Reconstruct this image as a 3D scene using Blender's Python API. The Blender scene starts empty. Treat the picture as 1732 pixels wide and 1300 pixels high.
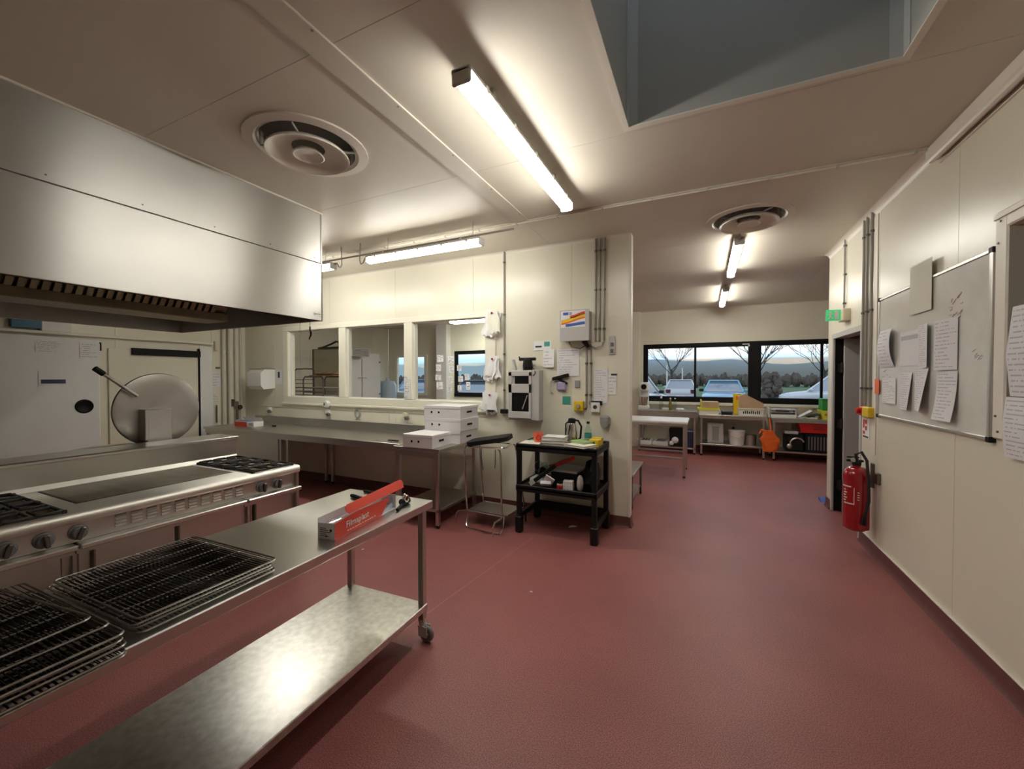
import bpy, bmesh, math, random
from math import sin, cos, pi, radians as rad
from mathutils import Vector, Matrix
random.seed(7)
scene = bpy.context.scene
COL = scene.collection

# ------------------------------------------------------------------ camera
cam = bpy.data.cameras.new('camera'); cam_o = bpy.data.objects.new('camera', cam); COL.objects.link(cam_o)
cam.sensor_fit = 'HORIZONTAL'; cam.sensor_width = 36.0; cam.lens = 686.3 / 1732 * 36.0
cam.clip_start = 0.02; cam.clip_end = 3000
cam_o.location = (0, 0, 1.6); cam_o.rotation_euler = (rad(90 - .94), 0, rad(25.38))
scene.camera = cam_o
scene.view_settings.view_transform = 'Standard'; scene.view_settings.look = 'None'
scene.view_settings.exposure = 0.0; scene.view_settings.gamma = 1.0
scene.view_settings.use_curve_mapping = False

# ------------------------------------------------------------------ world: overcast blue dusk sky
SKY_STRENGTH = 1.4
w = bpy.data.worlds.new('dusk_sky'); scene.world = w; w.use_nodes = True
nt = w.node_tree; N = nt.nodes; L = nt.links; N.clear()
out = N.new('ShaderNodeOutputWorld'); bg = N.new('ShaderNodeBackground')
tc = N.new('ShaderNodeTexCoord'); sep = N.new('ShaderNodeSeparateXYZ'); ramp = N.new('ShaderNodeValToRGB')
mp = N.new('ShaderNodeMapping'); mp.inputs['Scale'].default_value = (4, 4, 42)
nz = N.new('ShaderNodeTexNoise'); nz.inputs['Scale'].default_value = 1.6; nz.inputs['Detail'].default_value = 5
r2 = N.new('ShaderNodeValToRGB'); mix = N.new('ShaderNodeMixRGB'); mix.blend_type = 'MIX'
L.new(tc.outputs['Generated'], sep.inputs[0]); L.new(sep.outputs['Z'], ramp.inputs[0])
e = ramp.color_ramp.elements
e[0].position = 0.0; e[0].color = (.30, .58, .95, 1)
e[1].position = 1.0; e[1].color = (.30, .40, .60, 1)
for p, c in ((.035, (.42, .70, 1.0, 1)), (.055, (.80, .90, 1, 1)), (.075, (1.0, .97, .93, 1)), (.12, (.85, .92, 1.0, 1)), (.3, (.55, .68, .92, 1))):
    q = e.new(p); q.color = c
L.new(tc.outputs['Generated'], mp.inputs[0]); L.new(mp.outputs[0], nz.inputs['Vector']); L.new(nz.outputs['Fac'], r2.inputs[0])
r2.color_ramp.elements[0].position = .45; r2.color_ramp.elements[0].color = (0, 0, 0, 1)
r2.color_ramp.elements[1].position = .68; r2.color_ramp.elements[1].color = (.75, .75, .75, 1)
L.new(r2.outputs[0], mix.inputs[0]); L.new(ramp.outputs[0], mix.inputs[1]); mix.inputs[2].default_value = (1.0, .97, .94, 1)
L.new(mix.outputs[0], bg.inputs[0]); bg.inputs[1].default_value = SKY_STRENGTH; L.new(bg.outputs[0], out.inputs[0])
LAMP_POWER = 40.0            # emission of the fluorescent covers
LAMP_TINT = (1.0, .972, .885)

# ------------------------------------------------------------------ room numbers (metres)
XL, XR, Y1, YF, ZC = -7.3, 1.4, 4.44, 9.89, 3.13
XW, XE, YN = -9.0, 5.0, -2.4

# ------------------------------------------------------------------ materials
MATS = {}
def mat(name, col=(.8, .8, .8), rough=.5, metal=0.0, noise=None, bump=None, emit=None, spec=None, alpha=None, coat=None, stretch=None):
    """noise=(scale, amount[, colour2]) varies the colour; bump=(scale, strength)."""
    if name in MATS: return MATS[name]
    m = bpy.data.materials.new(name); m.use_nodes = True; MATS[name] = m
    nt = m.node_tree; N = nt.nodes; L = nt.links; b = N['Principled BSDF']
    b.inputs['Base Color'].default_value = (*col, 1); b.inputs['Roughness'].default_value = rough; b.inputs['Metallic'].default_value = metal
    if spec is not None: b.inputs['Specular IOR Level'].default_value = spec
    if coat: b.inputs['Coat Weight'].default_value = coat; b.inputs['Coat Roughness'].default_value = .1
    if emit: b.inputs['Emission Color'].default_value = (*emit[0], 1); b.inputs['Emission Strength'].default_value = emit[1]
    if noise or bump:
        tc = N.new('ShaderNodeTexCoord'); mp = N.new('ShaderNodeMapping')
        geo = N.new('ShaderNodeNewGeometry')
        L.new(geo.outputs['Position'], mp.inputs[0])
        if stretch: mp.inputs['Scale'].default_value = stretch
    if noise:
        nz = N.new('ShaderNodeTexNoise'); nz.inputs['Scale'].default_value = noise[0]; nz.inputs['Detail'].default_value = 6; nz.inputs['Roughness'].default_value = .6
        L.new(mp.outputs[0], nz.inputs['Vector'])
        rp = N.new('ShaderNodeValToRGB'); lo = .22 if metal > .5 else .32; rp.color_ramp.elements[0].position = lo; rp.color_ramp.elements[1].position = 1 - lo
        if metal > .5: nz.inputs['Detail'].default_value = 3; nz.inputs['Roughness'].default_value = .5
        c2 = noise[2] if len(noise) > 2 else tuple(max(0, c * (1 - noise[1])) for c in col)
        rp.color_ramp.elements[0].color = (*c2, 1); rp.color_ramp.elements[1].color = (*col, 1)
        L.new(nz.outputs['Fac'], rp.inputs[0]); L.new(rp.outputs[0], b.inputs['Base Color'])
        if metal > .5:
            mr = N.new('ShaderNodeMapRange'); mr.inputs[3].default_value = rough * .88; mr.inputs[4].default_value = min(1, rough * 1.14)
            L.new(nz.outputs['Fac'], mr.inputs[0]); L.new(mr.outputs[0], b.inputs['Roughness'])
    if bump:
        n2 = N.new('ShaderNodeTexNoise'); n2.inputs['Scale'].default_value = bump[0]; n2.inputs['Detail'].default_value = 4
        bp = N.new('ShaderNodeBump'); bp.inputs['Strength'].default_value = bump[1]; bp.inputs['Distance'].default_value = .01
        L.new(mp.outputs[0], n2.inputs['Vector']); L.new(n2.outputs['Fac'], bp.inputs['Height']); L.new(bp.outputs[0], b.inputs['Normal'])
    return m

mat('wall_panel', (.81, .78, .65), .30, noise=(1.3, .06, (.77, .74, .605)), spec=.5)
mat('ceiling_panel', (.70, .65, .56), .44, noise=(1.1, .05, (.66, .61, .52)))
mat('trim_cream', (.82, .77, .68), .4)
mat('window_cream', (.86, .83, .70), .35)
mat('steel', (.55, .535, .505), .33, 1)
mat('steel_hood', (.50, .487, .46), .33, 1, noise=(2.6, .1, (.465, .45, .425)))
mat('steel_top', (.66, .65, .625), .28, 1)
mat('steel_bench', (.55, .535, .505), .33, 1)
mat('steel_hob', (.78, .76, .70), .46, .85, noise=(8, .1))
mat('steel_worn', (.74, .73, .68), .30, 1, noise=(30, .4, (.50, .49, .45)))
mat('steel_matt', (.50, .48, .45), .44, 1, noise=(6, .12, (.45, .43, .40)))
mat('louvre', (.80, .79, .76), .5, .3)
mat('steel_dark', (.20, .185, .175), .38, 1, noise=(8, .2))
mat('steel_grease_shade', (.30, .24, .15), .45, .8, noise=(7, .3))  # greasy brown steel; on the hood filters its tone also paints in shade
mat('chrome', (.75, .74, .72), .14, 1)
mat('wire_dark', (.10, .085, .07), .4, 1, noise=(40, .4))
mat('wire', (.52, .50, .47), .30, 1, noise=(40, .4))
mat('alu', (.68, .67, .65), .35, 1)
mat('black_plastic', (.008, .008, .009), .5, spec=.3)
mat('black_rubber', (.02, .02, .02), .7)
mat('black_iron', (.022, .018, .016), .6, noise=(60, .4))
mat('griddle_plate', (.24, .21, .16), .42, .9, noise=(7, .5, (.09, .075, .05)), stretch=(1, 2.5, 1))
mat('white_plastic', (.82, .82, .80), .4)
mat('white_paint', (.80, .80, .77), .4)
mat('cold_white', (.85, .86, .86), .32, noise=(3, .04))
mat('cream_plastic', (.72, .66, .50), .5)
mat('grey_plastic', (.16, .155, .155), .45)
mat('grey_paint', (.30, .295, .29), .45)
mat('grey_light', (.55, .53, .52), .45)
mat('paper', (.80, .79, .82), .8)
mat('paper_white', (.84, .84, .84), .8)
mat('paper_cream', (.78, .76, .66), .8)
mat('ink', (.52, .51, .55), .8)
mat('ink_black', (.03, .03, .035), .7)
mat('carton_white', (.80, .78, .79), .7)
mat('cardboard', (.58, .40, .24), .8, noise=(8, .15))
mat('red_print', (.72, .06, .03), .5)
mat('red_gloss', (.36, .008, .012), .25, coat=.5)
mat('red_plastic', (.60, .012, .012), .4)
mat('orange_plastic', (.90, .16, .02), .45)
mat('coral_plastic', (.90, .17, .09), .4)
mat('yellow_plastic', (.80, .55, .02), .45)
mat('lime_yellow', (.78, .74, .05), .45)
mat('green_plastic', (.03, .30, .05), .45)
mat('teal_print', (.06, .35, .28), .5)
mat('blue_print', (.05, .12, .45), .5)
mat('blue_box', (.05, .16, .24), .35)
mat('navy_plastic', (.02, .03, .09), .5)
mat('lilac_plastic', (.42, .36, .55), .5)
mat('exit_green', (.05, .55, .20), .5, emit=((.08, .75, .28), .35))
mat('baseboard', (.155, .052, .046), .45, noise=(30, .2))
mat('frame_black', (.006, .006, .007), .5, spec=.2)
mat('vent_paint', (.72, .67, .59), .4)
mat('olive_glass', (.20, .17, .04), .15)
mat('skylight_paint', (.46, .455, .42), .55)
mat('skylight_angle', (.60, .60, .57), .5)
mat('dome', (.75, .80, .85), .5)
mat('lamp_on', (.9, .9, .85), .4, emit=(LAMP_TINT, LAMP_POWER))
mat('lamp_body', (.62, .60, .55), .5)
mat('pipe_grey', (.34, .31, .28), .45)
mat('pipe_cream', (.70, .66, .56), .45)
mat('bread', (.62, .42, .22), .8, noise=(15, .3))
mat('book_green', (.30, .47, .16), .6)
mat('book_tan', (.45, .36, .26), .7)
mat('asphalt', (.13, .135, .15), .9, noise=(3, .2))
mat('grass', (.10, .19, .085), .95, noise=(.6, .35))
mat('hedge_leaf', (.15, .125, .10), .95, noise=(.8, .4))
mat('bark', (.07, .06, .06), .9)
mat('mountain', (.075, .085, .07), 1.0, noise=(.02, .25), spec=0)
mat('tyre', (.015, .015, .017), .8)
mat('car_glass', (.38, .41, .44), .12, .75)
mat('tail_red', (.12, .012, .02), .25)
mat('board_white', (.80, .79, .74), .17, noise=(5, .1, (.72, .71, .66)))
mat('marker_red', (.55, .42, .38), .5)
mat('barrel_blue', (.45, .58, .70), .4)
mat('floor_joint', (.40, .19, .17), .5)
mat('wood_tan', (.45, .28, .14), .6, noise=(20, .2))

def brushed(name, aniso):
    m = MATS[name]; N = m.node_tree.nodes; b = N['Principled BSDF']; b.inputs['Anisotropic'].default_value = aniso
    c = N.new('ShaderNodeCombineXYZ'); c.inputs[2].default_value = 1.0; m.node_tree.links.new(c.outputs[0], b.inputs['Tangent'])
brushed('steel_hood', .8)
def glass_mat(name, tint=(1, 1, 1), ior=1.45, gain=1.0):
    m = bpy.data.materials.new(name); m.use_nodes = True; MATS[name] = m
    nt = m.node_tree; N = nt.nodes; L = nt.links; N.clear()
    o = N.new('ShaderNodeOutputMaterial'); t = N.new('ShaderNodeBsdfTransparent'); g = N.new('ShaderNodeBsdfGlossy'); x = N.new('ShaderNodeMixShader'); f = N.new('ShaderNodeFresnel')
    t.inputs[0].default_value = (*tint, 1); g.inputs['Roughness'].default_value = .02; f.inputs[0].default_value = ior
    mu = N.new('ShaderNodeMath'); mu.operation = 'MULTIPLY'; mu.inputs[1].default_value = gain
    ge = N.new('ShaderNodeNewGeometry'); iv = N.new('ShaderNodeMath'); iv.operation = 'SUBTRACT'; iv.inputs[0].default_value = 1.0; m3 = N.new('ShaderNodeMath'); m3.operation = 'MULTIPLY'
    L.new(ge.outputs['Backfacing'], iv.inputs[1]); L.new(f.outputs[0], mu.inputs[0]); L.new(mu.outputs[0], m3.inputs[0]); L.new(iv.outputs[0], m3.inputs[1]); L.new(m3.outputs[0], x.inputs[0]); L.new(t.outputs[0], x.inputs[1]); L.new(g.outputs[0], x.inputs[2]); L.new(x.outputs[0], o.inputs[0])
glass_mat('window_glass', (.97, .99, .98)); glass_mat('clear_plastic', (.86, .90, .88), 1.3)
glass_mat('film_wrap', (.90, .91, .94), 1.6, 1.6)
def dome_mat():
    m = MATS['dome']; nt = m.node_tree; N = nt.nodes; L = nt.links; N.clear()
    o = N.new('ShaderNodeOutputMaterial'); a = N.new('ShaderNodeBsdfTranslucent'); d = N.new('ShaderNodeBsdfDiffuse'); x = N.new('ShaderNodeMixShader')
    a.inputs[0].default_value = (.58, .62, .58, 1); d.inputs[0].default_value = (.5, .52, .52, 1); x.inputs[0].default_value = .5
    L.new(a.outputs[0], x.inputs[1]); L.new(d.outputs[0], x.inputs[2]); L.new(x.outputs[0], o.inputs[0])
dome_mat()
def haze_mat():
    m = bpy.data.materials.new('haze'); m.use_nodes = True; MATS['haze'] = m; N = m.node_tree.nodes; N.clear()
    o = N.new('ShaderNodeOutputMaterial'); v = N.new('ShaderNodeVolumeScatter'); v.inputs['Color'].default_value = (.38, .64, 1, 1); v.inputs['Density'].default_value = .03
    m.node_tree.links.new(v.outputs[0], o.inputs['Volume'])
haze_mat()
def floor_mat():
    m = bpy.data.materials.new('resin_floor'); m.use_nodes = True; MATS['resin_floor'] = m
    nt = m.node_tree; N = nt.nodes; L = nt.links; b = N['Principled BSDF']
    g = N.new('ShaderNodeNewGeometry')
    n1 = N.new('ShaderNodeTexNoise'); n1.inputs['Scale'].default_value = 190; n1.inputs['Detail'].default_value = 2
    n2 = N.new('ShaderNodeTexNoise'); n2.inputs['Scale'].default_value = 1.1; n2.inputs['Detail'].default_value = 5
    for n in (n1, n2): L.new(g.outputs['Position'], n.inputs['Vector'])
    r1 = N.new('ShaderNodeValToRGB'); E = r1.color_ramp.elements
    E[0].position = .36; E[0].color = (.185, .054, .053, 1); E[1].position = .66; E[1].color = (.44, .160, .150, 1)
    r2 = N.new('ShaderNodeValToRGB'); E = r2.color_ramp.elements
    E[0].position = .3; E[0].color = (.80, .78, .78, 1); E[1].position = .7; E[1].color = (1.08, 1.06, 1.04, 1)
    mx = N.new('ShaderNodeMixRGB'); mx.blend_type = 'MULTIPLY'; mx.inputs[0].default_value = 1
    L.new(n1.outputs['Fac'], r1.inputs[0]); L.new(n2.outputs['Fac'], r2.inputs[0]); L.new(r1.outputs[0], mx.inputs[1]); L.new(r2.outputs[0], mx.inputs[2]); L.new(mx.outputs[0], b.inputs['Base Color'])
    b.inputs['Roughness'].default_value = .47
    bp = N.new('ShaderNodeBump'); bp.inputs['Strength'].default_value = .25; bp.inputs['Distance'].default_value = .002
    L.new(n1.outputs['Fac'], bp.inputs['Height']); L.new(bp.outputs[0], b.inputs['Normal'])
floor_mat()

# ------------------------------------------------------------------ mesh helpers (everything in world coordinates)
WM = {}                                   # object name -> its world matrix
def basis(ax):
    ax = Vector(ax).normalized(); up = Vector((0, 0, 1)) if abs(ax.z) < .95 else Vector((1, 0, 0))
    u = ax.cross(up).normalized(); v = ax.cross(u).normalized(); return u, v
class MB:
    def __init__(s): s.v = []; s.f = []; s.m = []; s.M = Matrix.Identity(4)
    def at(s, loc=(0, 0, 0), rz=0, rx=0, ry=0):
        s.M = Matrix.Translation(loc) @ Matrix.Rotation(rz, 4, 'Z') @ Matrix.Rotation(ry, 4, 'Y') @ Matrix.Rotation(rx, 4, 'X'); return s
    def add(s, vs, fs, mi=0):
        o = len(s.v); s.v += [s.M @ Vector(p) for p in vs]; s.f += [tuple(o + i for i in f) for f in fs]; s.m += [mi] * len(fs); return s
    def box(s, x0, x1, y0, y1, z0, z1, c=0.0, mi=0):
        if x0 > x1: x0, x1 = x1, x0
        if y0 > y1: y0, y1 = y1, y0
        if z0 > z1: z0, z1 = z1, z0
        if c <= 0:
            vs = [(x, y, z) for x in (x0, x1) for y in (y0, y1) for z in (z0, z1)]
            return s.add(vs, [(0, 1, 3, 2), (4, 6, 7, 5), (0, 4, 5, 1), (2, 3, 7, 6), (0, 2, 6, 4), (1, 5, 7, 3)], mi)
        c = min(c, (x1 - x0) * .45, (y1 - y0) * .45, (z1 - z0) * .45)
        ce = Vector(((x0 + x1) / 2, (y0 + y1) / 2, (z0 + z1) / 2)); h = ((x1 - x0) / 2, (y1 - y0) / 2, (z1 - z0) / 2)
        vs = []; idx = {}
        for a in (-1, 1):
            for b in (-1, 1):
                for d in (-1, 1):
                    for k in range(3):
                        p = [a * (h[0] - c), b * (h[1] - c), d * (h[2] - c)]; p[k] = (a, b, d)[k] * h[k]
                        idx[(a, b, d, k)] = len(vs); vs.append(ce + Vector(p))
        fs = []; S = (-1, 1)
        for a in S:
            fs.append([idx[(a, b, d, 0)] for b, d in ((-1, -1), (1, -1), (1, 1), (-1, 1))])
            fs.append([idx[(b, a, d, 1)] for b, d in ((-1, -1), (1, -1), (1, 1), (-1, 1))])
            fs.append([idx[(b, d, a, 2)] for b, d in ((-1, -1), (1, -1), (1, 1), (-1, 1))])
        for a in S:
            for b in S:
                fs.append([idx[(a, b, -1, 0)], idx[(a, b, 1, 0)], idx[(a, b, 1, 1)], idx[(a, b, -1, 1)]])
                fs.append([idx[(a, -1, b, 0)], idx[(a, 1, b, 0)], idx[(a, 1, b, 2)], idx[(a, -1, b, 2)]])
                fs.append([idx[(-1, a, b, 1)], idx[(1, a, b, 1)], idx[(1, a, b, 2)], idx[(-1, a, b, 2)]])
                for d in S: fs.append([idx[(a, b, d, k)] for k in range(3)])
        return s.add(vs, fs, mi)
    def cyl(s, p0, p1, r0, r1=None, n=12, mi=0, caps=True):
        r1 = r0 if r1 is None else r1; p0 = Vector(p0); p1 = Vector(p1); u, v = basis(p1 - p0)
        vs = [p + (u * cos(2 * pi * i / n) + v * sin(2 * pi * i / n)) * r for p, r in ((p0, r0), (p1, r1)) for i in range(n)]
        fs = [(i, (i + 1) % n, n + (i + 1) % n, n + i) for i in range(n)]
        if caps: fs += [tuple(range(n)), tuple(range(n, 2 * n))]
        return s.add(vs, fs, mi)
    def tube(s, pts, r, n=8, closed=False, mi=0):
        P = [Vector(p) for p in pts]; k = len(P); vs = []; u = None
        R = r if isinstance(r, (list, tuple)) else [r] * k
        for i, p in enumerate(P):
            a = P[i - 1] if (i > 0 or closed) else p; b = P[(i + 1) % k] if (i < k - 1 or closed) else p
            t = (b - a).normalized()
            if u is None: u, v = basis(t)
            else:
                u = (u - t * u.dot(t)); u = u.normalized() if u.length > 1e-6 else basis(t)[0]; v = t.cross(u)
            vs += [p + (u * cos(2 * pi * j / n) + v * sin(2 * pi * j / n)) * R[i] for j in range(n)]
        fs = []
        for i in range(k if closed else k - 1):
            a = i * n; b = ((i + 1) % k) * n
            fs += [(a + j, a + (j + 1) % n, b + (j + 1) % n, b + j) for j in range(n)]
        if not closed: fs += [tuple(range(n)), tuple(range((k - 1) * n, k * n))]
        return s.add(vs, fs, mi)
    def lathe(s, prof, c=(0, 0, 0), n=24, ax='Z', mi=0):
        vs = []
        for r, h in prof:
            for j in range(n):
                a = 2 * pi * j / n; q = (r * cos(a), r * sin(a), h)
                if ax == 'X': q = (h, r * cos(a), r * sin(a))
                if ax == 'Y': q = (r * cos(a), h, r * sin(a))
                vs.append(Vector(c) + Vector(q))
        fs = []
        for i in range(len(prof) - 1):
            fs += [(i * n + j, i * n + (j + 1) % n, (i + 1) * n + (j + 1) % n, (i + 1) * n + j) for j in range(n)]
        k = len(prof) - 1
        if prof[0][0] > .003 and prof[-1][0] > .003: fs += [(k * n + j, k * n + (j + 1) % n, (j + 1) % n, j) for j in range(n)]     # a ring
        else:
            if prof[0][0] > .003: fs.append(tuple(range(n)))
            if prof[-1][0] > .003: fs.append(tuple(range(k * n, (k + 1) * n)))
        return s.add(vs, fs, mi)
    def prism(s, poly, d0, d1, ax='Y', mi=0):
        f = {'Y': lambda a, b, d: (a, d, b), 'X': lambda a, b, d: (d, a, b), 'Z': lambda a, b, d: (a, b, d)}[ax]; n = len(poly)
        vs = [f(a, b, d0) for a, b in poly] + [f(a, b, d1) for a, b in poly]
        return s.add(vs, [tuple(range(n)), tuple(range(n, 2 * n))] + [(i, (i + 1) % n, n + (i + 1) % n, n + i) for i in range(n)], mi)
    def ball(s, c, r, n=12, m=8, mi=0):
        r = (r, r, r) if not isinstance(r, (tuple, list)) else r; c = Vector(c); vs = []
        for i in range(m + 1):
            t = pi * i / m
            for j in range(n): vs.append(c + Vector((r[0] * sin(t) * cos(2 * pi * j / n), r[1] * sin(t) * sin(2 * pi * j / n), r[2] * cos(t))))
        return s.add(vs, [(i * n + j, i * n + (j + 1) % n, (i + 1) * n + (j + 1) % n, (i + 1) * n + j) for i in range(m) for j in range(n)], mi)
    def split(s, name, mats, parent=None, **k):
        """build every separate piece of this collection as an object of its own."""
        par = list(range(len(s.v)))
        def find(i):
            while par[i] != i: par[i] = par[par[i]]; i = par[i]
            return i
        for f in s.f:
            for i in f[1:]: par[find(i)] = find(f[0])
        groups = {}
        for f, m in zip(s.f, s.m): groups.setdefault(find(f[0]), []).append((f, m))
        for g in groups.values():
            q = MB(); mp = {}
            for f, m in g:
                for i in f:
                    if i not in mp: mp[i] = len(q.v); q.v.append(s.v[i])
                q.f.append(tuple(mp[i] for i in f)); q.m.append(m)
            q.build(name, mats, parent, **k)
    def build(s, name, mats, parent=None, label=None, cat=None, group=None, kind=None, ang=35):
        me = bpy.data.meshes.new(name)
        if parent is not None: Wp = WM[parent.name]; inv = Wp.inverted(); vs = [inv @ p for p in s.v]
        else:
            xs = [p.x for p in s.v]; ys = [p.y for p in s.v]; zs = [p.z for p in s.v]
            org = Vector(((min(xs) + max(xs)) / 2, (min(ys) + max(ys)) / 2, min(zs))); vs = [p - org for p in s.v]; Wp = Matrix.Translation(org)
        me.from_pydata([tuple(p) for p in vs], [], s.f)
        for mm in (mats if isinstance(mats, (list, tuple)) else [mats]): me.materials.append(MATS[mm])
        if any(s.m): me.polygons.foreach_set('material_index', s.m)
        bm = bmesh.new(); bm.from_mesh(me); bmesh.ops.recalc_face_normals(bm, faces=bm.faces); bm.to_mesh(me); bm.free()
        me.shade_smooth(); me.set_sharp_from_angle(angle=rad(ang)); me.update()
        o = bpy.data.objects.new(name, me); COL.objects.link(o)
        if parent is not None: o.parent = parent
        else: o.location = org
        WM[o.name] = Wp
        return tag(o, label, cat, group, kind)
def tag(o, label=None, cat=None, group=None, kind=None):
    if label: o['label'] = label
    if cat: o['category'] = cat
    if group: o['group'] = group
    if kind: o['kind'] = kind
    return o
def thing(name, label, cat, loc=(0, 0, 0), group=None, kind=None):
    o = bpy.data.objects.new(name, None); COL.objects.link(o); o.location = loc; o.empty_display_size = .1
    WM[o.name] = Matrix.Translation(loc); return tag(o, label, cat, group, kind)
def copy_tree(o, parent=None, delta=None, label=None, rz=None, pivot=None):
    c = o.copy(); COL.objects.link(c); c.parent = parent
    if delta is not None: c.location = Vector(o.location) + Vector(delta)
    if label: c['label'] = label
    WM[c.name] = WM[o.name].copy()
    if delta is not None: WM[c.name] = Matrix.Translation(delta) @ WM[o.name]
    for ch in list(o.children): copy_tree(ch, c)
    return c
def boxo(name, mats, x0, x1, y0, y1, z0, z1, c=0.0, parent=None, **k):
    return MB().box(x0, x1, y0, y1, z0, z1, c).build(name, mats, parent, **k)
def lettering(s, size, m, parent, o, u, v, name='lettering', depth=.0006):
    """flat printed words: o lower-left corner, u reading direction, v up."""
    cu = bpy.data.curves.new('txt', 'FONT'); cu.body = s; cu.size = size; cu.extrude = depth; cu.resolution_u = 2
    t = bpy.data.objects.new('txt', cu); COL.objects.link(t)
    dg = bpy.context.evaluated_depsgraph_get(); me = bpy.data.meshes.new_from_object(t.evaluated_get(dg))
    bpy.data.objects.remove(t); u = Vector(u).normalized(); v = Vector(v).normalized(); n = u.cross(v)
    M = Matrix(((u.x, v.x, n.x, o[0]), (u.y, v.y, n.y, o[1]), (u.z, v.z, n.z, o[2]), (0, 0, 0, 1)))
    me.transform(WM[parent.name].inverted() @ M); me.materials.clear(); me.materials.append(MATS[m]); me.name = name
    ob = bpy.data.objects.new(name, me); COL.objects.link(ob); ob.parent = parent; WM[ob.name] = WM[parent.name]; return ob
def sheet(name, o, u, v, w, h, n=None, curl=None, lines=0, mats=('paper', 'ink'), parent=None, head=False, seed=1, cols=22, thick=.0009, **k):
    """a paper sheet: o lower-left corner, u to the reader's right, v up; curl(s,t) lifts it off the wall along n."""
    R = random.Random(seed); u = Vector(u).normalized(); v = Vector(v).normalized(); n = Vector(n).normalized() if n else u.cross(v); o = Vector(o)
    lines = int(lines * 1.5); rows = max(4, 2 * lines + 3) if lines else 8; cols = cols * 2 if cols < 14 and lines else cols
    b = MB(); curl = curl or (lambda a, c: .002)
    ty = [0.0]
    for j in range(rows): ty.append(ty[-1] + (.42 if (lines and j % 2) else 1.0))
    def P(i, j, d): a = i / cols; c = ty[j] / ty[-1]; return o + u * a * w + v * c * h + n * (curl(a, c) + d)
    for d in (thick, 0):
        base = len(b.v); vs = [P(i, j, d) for j in range(rows + 1) for i in range(cols + 1)]
        fs = []; mi = []
        for j in range(rows):
            a0 = R.randint(1, 2); a1 = R.randint(cols // 2, cols - 1)
            for i in range(cols):
                fs.append((j * (cols + 1) + i, j * (cols + 1) + i + 1, (j + 1) * (cols + 1) + i + 1, (j + 1) * (cols + 1) + i))
                ink = d and lines and j % 2 == 1 and a0 <= i < a1 and R.random() < .78
                if head and d and j == rows - 2 and 1 <= i < cols - 1: ink = True
                mi.append(1 if ink else 0)
        b.add(vs, fs); b.m[-len(fs):] = mi
    nn = (rows + 1) * (cols + 1)
    ring = [(i, 0) for i in range(cols)] + [(cols, j) for j in range(rows)] + [(i, rows) for i in range(cols, 0, -1)] + [(0, j) for j in range(rows, 0, -1)]
    ids = [j * (cols + 1) + i for i, j in ring]; m = len(ids)
    for q in range(m): b.f.append((ids[q], ids[(q + 1) % m], nn + ids[(q + 1) % m], nn + ids[q])); b.m.append(0)
    return b.build(name, list(mats), parent, **k)
def arc(c, r, a0, a1, n, plane='XZ'):
    c = Vector(c); out = []
    for i in range(n + 1):
        a = a0 + (a1 - a0) * i / n; p = cos(a) * r; q = sin(a) * r
        out.append(c + Vector({'XZ': (p, 0, q), 'YZ': (0, p, q), 'XY': (p, q, 0)}[plane]))
    return out
# ================================================================== the room itself
def cells(u0, u1, v0, v1, holes):
    us = sorted({u0, u1} | {x for h in holes for x in h[:2] if u0 < x < u1}); vs = sorted({v0, v1} | {x for h in holes for x in h[2:] if v0 < x < v1})
    for a, b in zip(us, us[1:]):
        for c, d in zip(vs, vs[1:]):
            m, n = (a + b) / 2, (c + d) / 2
            if not any(h[0] < m < h[1] and h[2] < n < h[3] for h in holes): yield a, b, c, d
def wall(name, axis, pos, th, u0, u1, joints, holes=(), z1=ZC + .02, sides=(-1, 1), m='wall_panel', skin=.006, gap=.004):
    """a sandwich-panel wall: a core with one skin panel for each panel width on either side. axis = normal axis; pos..pos+th."""
    core = MB(); p0, p1 = pos + skin, pos + th - skin
    for a, b, c, d in cells(u0, u1, 0, z1, holes):
        core.box(p0, p1, a, b, c, d) if axis == 'X' else core.box(a, b, p0, p1, c, d)
    w = core.build(name, 'trim_cream', kind='structure')
    js = [u0] + [j for j in joints if u0 < j < u1] + [u1]
    for sd in sides:
        q0, q1 = (pos, p0) if sd < 0 else (p1, pos + th)
        for a, b in zip(js, js[1:]):
            P = MB()
            for c, d, e_, f in cells(a + gap / 2, b - gap / 2, 0, z1, holes):
                P.box(q0, q1, c, d, e_, f) if axis == 'X' else P.box(c, d, q0, q1, e_, f)
            if P.v: P.build('panel', m, w)
    return w
# floor
fl = boxo('floor', 'resin_floor', XW - .2, XE + .2, YN - .2, YF + .25, -.12, 0, kind='structure')
MB().at((-1.67, 2.45, 0), -math.atan2(.09, .94)).box(-.003, .003, -.6, 1.3, -.002, .0006).build('joint_strip', 'floor_joint', fl)
# walls
WIN_IN = (-6.27, -2.32, 1.2, 2.43)
wall('wall_middle', 'Y', Y1, .1, XL, -.715, [-6.5, -5.2, -3.91, -2.65, -1.36], [WIN_IN])
DOOR = (5.12, 6.06, 0, 2.07); HATCH = (1.75, 2.95, 1.30, 2.38)
wall('wall_right', 'X', XR, .12, YN, 6.3, [-1.4, -.2, 1.0, 2.2, 3.43, 4.66], [DOOR, HATCH])
FARW = [(-1.29, .95, 1.06, 2.37), (.97, 3.2, 1.06, 2.37), (-6.53, -4.3, 1.06, 2.37), (-8.75, -7.5, 1.06, 2.30)]
wall('wall_far', 'Y', YF, .2, XW, XE, [-7.9, -6.8, -5.6, -4.4, -3.2, -2.0, -.8, .4, 1.6, 2.8, 4.0], FARW, sides=(-1,))
wall('wall_left', 'X', XL - .12, .12, YN, Y1 + .1, [-1.2, 0, 1.3, 2.7, 3.9], [])
wall('wall_near', 'Y', YN - .12, .12, XL, XE, [-6, -4.8, -3.6, -2.4, -1.2, 0, 1.2, 2.4], [])
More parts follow.
